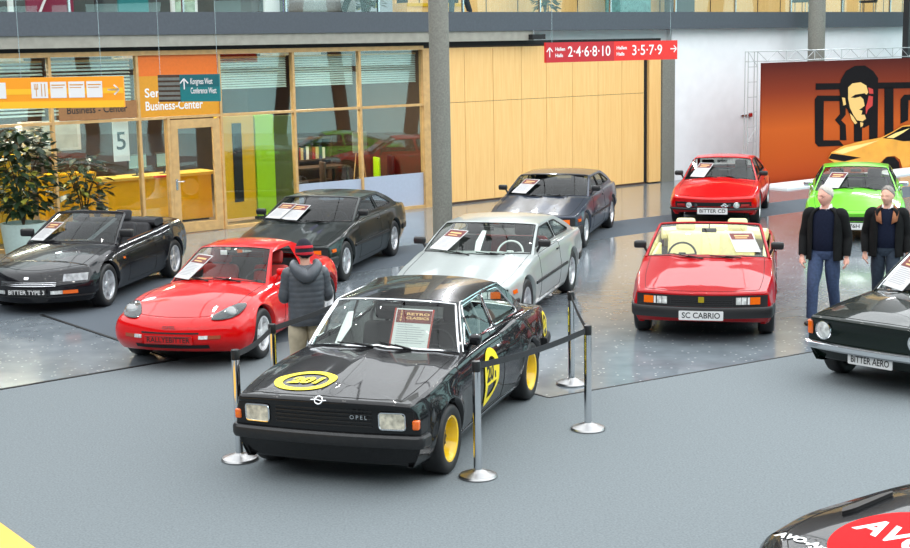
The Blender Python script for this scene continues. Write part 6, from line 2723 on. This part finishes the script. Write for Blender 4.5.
def person(label, loc, rz, P, group=None):
    """P: pose and clothes"""
    k = P.get('scale', 1.0)
    root = thing('person', label, 'person', loc, rz, group)
    root.scale = (k, k, k)
    sk = P.get('skin', M['skin'])
    H = P['head']                     # head centre, yaw, pitch
    hc = V(H[0])
    hr = Matrix.Rotation(H[1], 3, 'Z') @ Matrix.Rotation(H[2], 3, 'Y')
    nk = P.get('neck', (.0, 0, 1.45))
    body = MB()
    # head
    nu, nv = 40, 28
    vs = [hc + hr @ head_pt(PI * i / nv, 2 * PI * j / nu) for i in range(nv + 1) for j in range(nu)]
    body.add(vs, [(i * nu + j, (i + 1) * nu + j, (i + 1) * nu + (j + 1) % nu, i * nu + (j + 1) % nu) for i in range(nv) for j in range(nu)])
    for s in (-1, 1):
        body.ell(hc + hr @ V((-.008, s * .076, -.004)), (.016, .010, .030), rot=hr @ Matrix.Rotation(s * .4, 3, 'Z'), nu=12, nv=8)
    body.tube([V(nk) + V((0, 0, -.05)), V(nk), hc + hr @ V((-.015, 0, -.06))], [.075, .056, .054], 16)
    torso(body, P['torso_in'])
    for s, A in ((1, P['arm_l']), (-1, P['arm_r'])):
        sh, el, wr = A['j']
        limb(body, [(*sh, .052), (*[(a + b) / 2 for a, b in zip(sh, el)], .046), (*el, .038), (*[(a * .6 + b * .4) for a, b in zip(el, wr)], .037), (*wr, .026)])
        hand(body, wr, A['d'], s * A.get('flip', 1), A['n'], A.get('curl', .45))
    for L in (P['leg_l'], P['leg_r']):
        hp, kn, an = L['j']
        limb(body, [(*hp, .078), (*[(a + b) / 2 for a, b in zip(hp, kn)], .066), (*kn, .05), (*[(a * .65 + b * .35) for a, b in zip(kn, an)], .05), (*an, .034)])
        body.tube([V(an), V(an) + V((.03, 0, -.045)), V(an) + V(L['toe']) * .12 + V((0, 0, -.06))], [.034, .036, .03], 10)
    b = body.build('body', sk, root, weld=False)
    md = b.modifiers.new('remesh', 'REMESH')
    md.mode = 'VOXEL'
    md.voxel_size = .0065
    md.use_smooth_shade = True
    sm = b.modifiers.new('smooth', 'SMOOTH')
    sm.iterations = 3
    sm.factor = .5
    # face
    mb = MB()
    for s in (-1, 1):
        mb.ell(hc + hr @ V((.080, s * .031, .004)), (.010, .0125, .009), nu=12, nv=8)
    e = mb.build('eyes', M['eye_white'], root)
    mb = MB()
    for s in (-1, 1):
        mb.ell(hc + hr @ V((.0885, s * .031, .004)), (.003, .006, .006), nu=10, nv=6)
    mb.build('iris', M['ink'], e)
    mb = MB()
    mb.tube([hc + hr @ V((.090 - 6 * y * y, y, -.060 + .3 * abs(y) * P.get('smile', .3))) for y in np.linspace(-.024, .024, 7)], [.002, .0035, .0045, .005, .0045, .0035, .002], 6)
    mb.build('mouth', M['lip'], root)
    # hair
    if P.get('hair'):
        mb = MB()
        hn, hm = 36, 14
        th1 = P.get('hair_low', 2.1)
        def hp_(i, j):
            ph = 2 * PI * j / hn
            f = (1 + math.cos(ph)) / 2
            tm = th1 + (P.get('hair_front', .85) - th1) * f ** 1.4
            th = tm * i / (hm - 1)
            g = .013 * (1 - .8 * (i / (hm - 1)) ** 6) + .004 * math.sin(7 * ph) * math.sin(5 * th)
            return hc + hr @ head_pt(th, ph, g)
        vs = [hp_(i, j) for i in range(hm) for j in range(hn)]
        mb.add(vs, [(i * hn + j, (i + 1) * hn + j, (i + 1) * hn + (j + 1) % hn, i * hn + (j + 1) % hn) for i in range(hm - 1) for j in range(hn)])
        o = mb.build('hair', P['hair'], root, angle=80)
        s_ = o.modifiers.new('thick', 'SOLIDIFY')
        s_.thickness = .012
        s_.offset = -1
    if P.get('glasses'):
        mb = MB()
        for s in (-1, 1):
            mb.tube([hc + hr @ V((.098, s * .033 + .022 * math.cos(a), .003 + .017 * math.sin(a))) for a in np.linspace(0, 2 * PI, 17)[:-1]], .0022, 5, closed=True)
            mb.tube([hc + hr @ V((.097, s * .055, .006)), hc + hr @ V((.0, s * .080, .006))], .0022, 5)
        mb.tube([hc + hr @ V((.099, -.011, .006)), hc + hr @ V((.099, .011, .006))], .0022, 5)
        mb.build('glasses', M['black_plastic'], root)
    # trousers
    mb = MB()
    torso(mb, P['hips'])
    for L in (P['leg_l'], P['leg_r']):
        hp, kn, an = L['j']
        w = P.get('leg_w', 1.0)
        top = (hp[0], hp[1], hp[2] + .05)
        mid = [(a + b) / 2 for a, b in zip(hp, kn)]
        sh = [(a * .5 + b * .5) for a, b in zip(kn, an)]
        end = (an[0], an[1], an[2] - .02)
        limb(mb, [(*top, .085 * w), (*mid, .092 * w), (*kn, .074 * w), (*sh, .068 * w), (*end, .064 * w)], sub=8)
    mb.build('trousers', P['trouser_mat'], root, angle=70)
    for L in (P['leg_l'], P['leg_r']):
        an = V(L['j'][2])
        t = V(L['toe']).normalized()
        sd = V((-t.y, t.x, 0))
        g = L.get('pitch', 0)
        mb = MB()
        z0 = an.z - .085
        q = []
        for (u, w, h) in ((-.085, .02, .05), (-.07, .034, .075), (-.03, .038, .085), (.03, .040, .075), (.09, .046, .058), (.14, .044, .048), (.175, .034, .04), (.19, .015, .03)):
            q.append((u, w, h))
        n = 12
        vs = []
        for u, w, h in q:
            for j in range(n):
                a = 2 * PI * j / n
                zz = h * .5 + h * .5 * math.sin(a)
                p = V((0, 0, 0)) + t * u + sd * (w * math.cos(a)) + V((0, 0, zz + max(0, -u) * g * 1.2))
                vs.append(V((an.x, an.y, z0)) + p)
        mb.add(vs, [(i * n + j, i * n + (j + 1) % n, (i + 1) * n + (j + 1) % n, (i + 1) * n + j) for i in range(len(q) - 1) for j in range(n)] + [tuple(range(n))[::-1], tuple(range((len(q) - 1) * n, len(q) * n))])
        mb.build('shoe', P.get('shoe_mat', M['shoe']), root, angle=60)
    # upper clothes
    if P.get('sweater'):
        mb = MB()
        torso(mb, P['sweater'])
        mb.build('sweater', P['sweater_mat'], root, angle=70)
    if P.get('collar_mat'):
        mb = MB()
        z = nk[2]
        for s in (-1, 1):
            mb.add([(.045, s * .008, z + .005), (.02, s * .058, z + .05), (-.03, s * .062, z + .055), (-.03, s * .075, z + .01), (.03, s * .07, z - .01), (.075, s * .035, z - .045)], [(0, 1, 4, 5), (1, 2, 3, 4)])
        o = mb.build('shirt_collar', P['collar_mat'], root, normals=False)
        o.modifiers.new('thick', 'SOLIDIFY').thickness = .006
    jm = P['jacket_mat']
    mb = MB()
    g = P.get('open', 0)
    if g:
        torso(mb, P['jacket'], a0=g, a1=2 * PI - g, n=34, wob=P.get('wob'))
    else:
        torso(mb, P['jacket'], n=40, sub=P.get('jsub', 6), wob=P.get('wob'))
    o = mb.build('jacket', jm, root, angle=75, normals=not g)
    if g:
        md = o.modifiers.new('thick', 'SOLIDIFY')
        md.thickness = .018
        md.offset = 1
    for s, A in ((1, P['arm_l']), (-1, P['arm_r'])):
        sh, el, wr = A['j']
        w = P.get('sleeve', 1.0)
        up = (sh[0], sh[1] - s * .05, sh[2] + .0)
        end = [(a * .06 + b * .94) for a, b in zip(el, wr)]
        md = [(a + b) / 2 for a, b in zip(sh, el)]
        fm = [(a + b) / 2 for a, b in zip(el, wr)]
        mb = MB()
        q = cr([(*up, .075 * w), (*sh, .084 * w), (*md, .074 * w), (*el, .068 * w), (*fm, .06 * w), (*end, .047 * w)], 8)
        rad = [float(p[3]) * (1 + (P.get('puff', 0) * abs(math.sin(i * 1.05)))) for i, p in enumerate(q)]
        mb.tube([V(p[:3]) for p in q], rad, 18)
        mb.build('sleeve', jm, root, angle=75)
    if P.get('jcollar'):
        cm, w = P['jcollar']
        mb = MB()
        z = nk[2]
        for s in (-1, 1):
            mb.add([(-.085, 0, z + .035), (-.06, s * .075, z + .035), (.01, s * .095, z + .02), (.10, s * .075, z - .06), (.165, s * .06, z - .20),
                    (.150, s * (.085 + w), z - .16), (.07, s * (.10 + w), z - .05), (-.06, s * (.085 + w), z - .01), (-.11, 0, z - .02)],
                   [(0, 1, 7, 8), (1, 2, 6, 7), (2, 3, 5, 6), (3, 4, 5)])
        o = mb.build('collar', cm, root, normals=False)
        md = o.modifiers.new('thick', 'SOLIDIFY')
        md.thickness = .02
        md.offset = 0
    return root, hc, hr

def people_mats():
    M['skin'] = mat('skin', srgb(222, 170, 148), .5, noise=.06, nscale=40)
    M['skin_red'] = mat('ruddy skin', srgb(228, 172, 152), .5, noise=.08, nscale=40)
    M['eye_white'] = mat('eye white', (.75, .73, .70), .25)
    M['lip'] = mat('lips', srgb(150, 80, 75), .5)
    M['shoe'] = mat('dark shoe leather', srgb(40, 32, 28), .4, noise=.2)
    M['denim'] = mat('blue denim', srgb(52, 68, 98), .85, noise=.25, nscale=30, bump=.3)
    M['denim_dark'] = mat('dark denim', srgb(40, 52, 66), .85, noise=.25, nscale=30, bump=.3)
    M['beige_cloth'] = mat('beige cotton', srgb(178, 166, 142), .9, noise=.12, nscale=12, bump=.5)
    M['black_jacket'] = mat('black jacket cloth', srgb(20, 21, 22), .85, spec=.2, noise=.3, nscale=14, bump=.4)
    M['navy_knit'] = mat('navy knit', srgb(22, 28, 46), .9, spec=.15, noise=.2, nscale=50)
    M['brown_cord'] = mat('brown collar', srgb(150, 95, 62), .8, noise=.2, nscale=40)
    M['down_jacket'] = mat('dark grey quilted nylon', srgb(74, 78, 84), .42, noise=.12, nscale=16)
    M['white_hair'] = mat('white hair', srgb(196, 190, 180), .8, noise=.15, nscale=60, bump=.6)
    M['grey_hair'] = mat('grey hair', srgb(140, 134, 128), .8, noise=.2, nscale=60, bump=.6)
    M['dark_hair'] = mat('dark hair', srgb(45, 36, 30), .7, noise=.2, nscale=60, bump=.6)
    M['beanie_navy'] = mat('navy knit hat', srgb(28, 28, 40), .95, noise=.2, nscale=80, bump=.5)
    M['beanie_red'] = mat('red knit stripe', srgb(185, 35, 50), .95, noise=.1, nscale=80)

STAND = dict(
    torso_in=[(.80, 0, .08, .13), (.95, 0, .09, .14), (1.1, 0, .085, .13), (1.28, 0, .10, .16), (1.40, -.01, .08, .15), (1.46, -.01, .05, .07)],
    hips=[(.80, 0, .085, .14), (.88, -.005, .118, .175), (.98, 0, .112, .168), (1.04, 0, .105, .158)],
)

def beanie(root, hc, hr):
    def shell(name, m, t0, t1, g, parent):
        mb = MB()
        n, k = 36, 8
        vs = []
        for i in range(k):
            for j in range(n):
                ph = 2 * PI * j / n
                th = t0 + (t1 - t0) * i / (k - 1) - .12 * (1 + math.cos(ph)) * (i / (k - 1)) * (1 if t1 > 1.5 else 0)
                vs.append(hc + hr @ head_pt(th, ph, g))
        mb.add(vs, [(i * n + j, (i + 1) * n + j, (i + 1) * n + (j + 1) % n, i * n + (j + 1) % n) for i in range(k - 1) for j in range(n)])
        o = mb.build(name, m, parent, angle=80)
        md = o.modifiers.new('thick', 'SOLIDIFY')
        md.thickness = .012
        md.offset = -1
        return o
    b = shell('knit_hat', M['beanie_navy'], .02, 1.95, .022, root)
    shell('hat_stripe', M['beanie_red'], 1.12, 1.32, .027, b)
    shell('hat_stripe', M['beanie_red'], 1.62, 1.82, .027, b)

def all_people():
    people_mats()
    # man in the striped hat, back to us, hands raised to a phone
    P = dict(STAND)
    def quilt(z, t):
        return 1 + .022 * abs(math.sin((z - .8) * PI / .062)) ** .6
    P.update(scale=.95,
        head=((.02, 0, 1.615), .12, .12), neck=(-.005, 0, 1.45),
        arm_l=dict(j=((0, .185, 1.36), (.03, .245, 1.10), (.26, .15, 1.14)), d=(.8, -.5, .25), n=(-.2, -.8, .3), curl=.6),
        arm_r=dict(j=((0, -.185, 1.36), (.03, -.245, 1.10), (.26, -.15, 1.14)), d=(.8, .5, .25), n=(-.2, .8, .3), curl=.6),
        leg_l=dict(j=((0, .095, .86), (.02, .115, .48), (-.01, .125, .09)), toe=(1, .2, 0)),
        leg_r=dict(j=((0, -.095, .86), (.03, -.115, .48), (.0, -.13, .09)), toe=(1, -.2, 0)),
        leg_w=1.25, trouser_mat=M['beige_cloth'],
        jacket=[(.78, 0, .155, .20), (.82, 0, .165, .207), (1.0, 0, .165, .205), (1.15, 0, .165, .208), (1.30, -.005, .160, .212), (1.39, -.01, .125, .205), (1.45, -.01, .085, .10), (1.47, -.01, .07, .075)],
        jacket_mat=M['down_jacket'], wob=quilt, jsub=14, sleeve=1.02, puff=.06, hair=M['dark_hair'], hair_low=2.2)
    g = G(309.5, 390)
    root, hc, hr = person('man in a dark grey quilted jacket and striped knit hat seen from behind', (g.x, g.y, 0), math.radians(102), P)
    beanie(root, hc, hr)
    mb = MB()
    q = cr([(-.01, .125, 1.50, .04), (-.09, .13, 1.46, .06), (-.145, .075, 1.40, .075), (-.165, 0, 1.35, .08), (-.145, -.075, 1.40, .075), (-.09, -.13, 1.46, .06), (-.01, -.125, 1.50, .04)], 5)
    mb.tube([V(p[:3]) for p in q], [float(p[3]) for p in q], 14)
    mb.ell((-.125, 0, 1.36), (.045, .12, .10))
    mb.build('hood', M['down_jacket'], root, angle=70)
    # two walking men
    base = dict(STAND)
    base.update(neck=(0, 0, 1.45), leg_w=1.05, open=.62,
        sweater=[(.92, .0, .120, .165), (1.02, .012, .130, .168), (1.15, .012, .128, .168), (1.30, .0, .118, .175), (1.40, -.005, .09, .15), (1.445, -.005, .062, .07)],
        sweater_mat=M['navy_knit'], collar_mat=M['white'],
        jacket=[(.80, -.005, .150, .215), (.86, -.005, .150, .212), (1.0, -.005, .148, .205), (1.15, -.005, .146, .205), (1.30, -.008, .136, .212), (1.39, -.012, .106, .192), (1.445, -.014, .078, .09)],
        jacket_mat=M['black_jacket'])
    A = dict(base)
    A.update(scale=1.04, head=((.03, 0, 1.61), -.55, .10), glasses=True, hair=M['white_hair'], hair_low=1.95, hair_front=.72, skin=M['skin_red'], smile=.6, trouser_mat=M['denim'],
        arm_l=dict(j=((0, .20, 1.37), (-.06, .265, 1.09), (.02, .28, .84)), d=(.15, 0, -1), n=(0, -1, 0), curl=.35),
        arm_r=dict(j=((0, -.20, 1.37), (-.02, -.265, 1.09), (.10, -.26, .84)), d=(.2, .05, -1), n=(0, 1, 0), curl=.35),
        leg_l=dict(j=((0, .095, .86), (-.06, .10, .47), (-.24, .10, .14)), toe=(1, .1, 0), pitch=.4),
        leg_r=dict(j=((0, -.095, .86), (.16, -.10, .49), (.20, -.10, .09)), toe=(1, -.1, 0)))
    g = G(823, 321)
    person('white haired man with glasses, black jacket over navy jumper and blue jeans', (g.x, g.y, 0), math.radians(-118), A)
    B = dict(base)
    B.update(scale=1.0, head=((.02, 0, 1.61), -.35, .06), hair=M['grey_hair'], hair_low=1.9, hair_front=.66, trouser_mat=M['denim_dark'], jcollar=(M['brown_cord'], .05), open=.5,
        arm_l=dict(j=((0, .20, 1.37), (-.04, .265, 1.09), (.06, .28, .84)), d=(.15, 0, -1), n=(0, -1, 0), curl=.4),
        arm_r=dict(j=((0, -.20, 1.37), (-.05, -.265, 1.09), (.06, -.27, .84)), d=(.2, .05, -1), n=(0, 1, 0), curl=.4),
        leg_l=dict(j=((0, .095, .86), (.14, .10, .49), (.16, .10, .09)), toe=(1, .1, 0)),
        leg_r=dict(j=((0, -.095, .86), (-.04, -.10, .47), (-.20, -.10, .13)), toe=(1, -.1, 0), pitch=.4))
    g = G(884, 314)
    person('grey haired man in a black jacket with brown collar walking at the right edge', (g.x, g.y, 0), math.radians(-108), B)
    # two walkers on the upper floor, only their legs in view
    U = dict(A)
    U.update(glasses=False, hair=M['dark_hair'], skin=M['skin'], trouser_mat=M['black_jacket'])
    for px, lab, m, rz in ((392, 'dark trousered legs of a walker upstairs, left of the round pillar', M['black_jacket'], 15), (497, 'blue trousered legs of a walker upstairs, right of the round pillar', M['denim_dark'], 200)):
        U['trouser_mat'] = m
        s, z = wall_at(px, 20)
        p = WP(s * 1.02, -1.6, UPZ)
        person(lab, p, math.radians(rz + 30), U, 'walkers on the upper floor')
def camera():
    cam = bpy.data.cameras.new('camera')
    o = bpy.data.objects.new('camera', cam)
    COL.objects.link(o)
    cam.sensor_width = 36
    cam.sensor_fit = 'HORIZONTAL'
    cam.lens = FPX * 36 / 910
    cam.clip_end = 300
    m = Matrix(((_rt.x, -_dn.x, -_fw.x, 0), (_rt.y, -_dn.y, -_fw.y, 0), (_rt.z, -_dn.z, -_fw.z, CAM_H), (0, 0, 0, 1)))
    o.matrix_world = m
    SC.camera = o

def lights():
    w = bpy.data.worlds.new('world')
    SC.world = w
    w.use_nodes = True
    bg = w.node_tree.nodes['Background']
    bg.inputs[0].default_value = (.72, .80, .86, 1)
    bg.inputs[1].default_value = .4
    # daylight strips in the roof
    for i, x in enumerate(np.arange(-22, 24, 3.5)):
        L = bpy.data.lights.new('roof_light', 'AREA')
        L.shape = 'RECTANGLE'
        L.size, L.size_y = 3.4, 46
        L.energy = 900 + 22 * max(0, x)
        L.color = (.93, .97, 1.0)
        o = bpy.data.objects.new('roof_light', L)
        COL.objects.link(o)
        o.location = (x, 15, 12.2)
    for i, (x, y) in enumerate(((-12, 46), (2, 48), (16, 50))):
        L = bpy.data.lights.new('roof_strip', 'AREA')
        L.shape = 'RECTANGLE'
        L.size, L.size_y = .5, 18
        L.energy = 1500
        L.color = (.95, .97, 1.0)
        o = bpy.data.objects.new('roof_strip', L)
        COL.objects.link(o)
        o.location = (x, y, 12.2)
    # spotlights along the roof
    k = 0
    for y in (6, 10.5, 15, 19.5, 24):
        for x in (-7.5, -4.2, -.9, 2.4, 5.7, 9):
            L = bpy.data.lights.new('spotlight', 'POINT')
            L.energy = 30
            L.shadow_soft_size = .09
            L.color = (1, .97, .92)
            o = bpy.data.objects.new('spotlight', L)
            COL.objects.link(o)
            o.location = (x + .6 * math.sin(k * 1.7), y + .5 * math.cos(k * 2.3), 9.4)
            k += 1

def main():
    defmats()
    paints()
    hall_mats()
    camera()
    floors()
    walls()
    office()
    upstairs()
    signs()
    poster_wall()
    s, z = wall_at(14, 200, .55)
    plant(WP(-3.75, .62, 0), 2.35, .72, 620, 'large leafy plant in a pale planter behind the black convertible', M['leaf'], seed=2, pots=(.42, .62))
    plant(WP(-2.0, -.6, 0), 1.7, .5, 200, 'smaller leafy plant inside the office glass', M['leaf'], seed=4, pots=(.25, .4))
    barrier()
    all_cars()
    all_people()
    surroundings()
    lights()
    SC.view_settings.view_transform = 'Standard'
    SC.view_settings.look = 'None'
    SC.view_settings.exposure = EXPOSURE
    SC.view_settings.gamma = 1
    SC.view_settings.use_curve_mapping = False

EXPOSURE = 0.48
main()
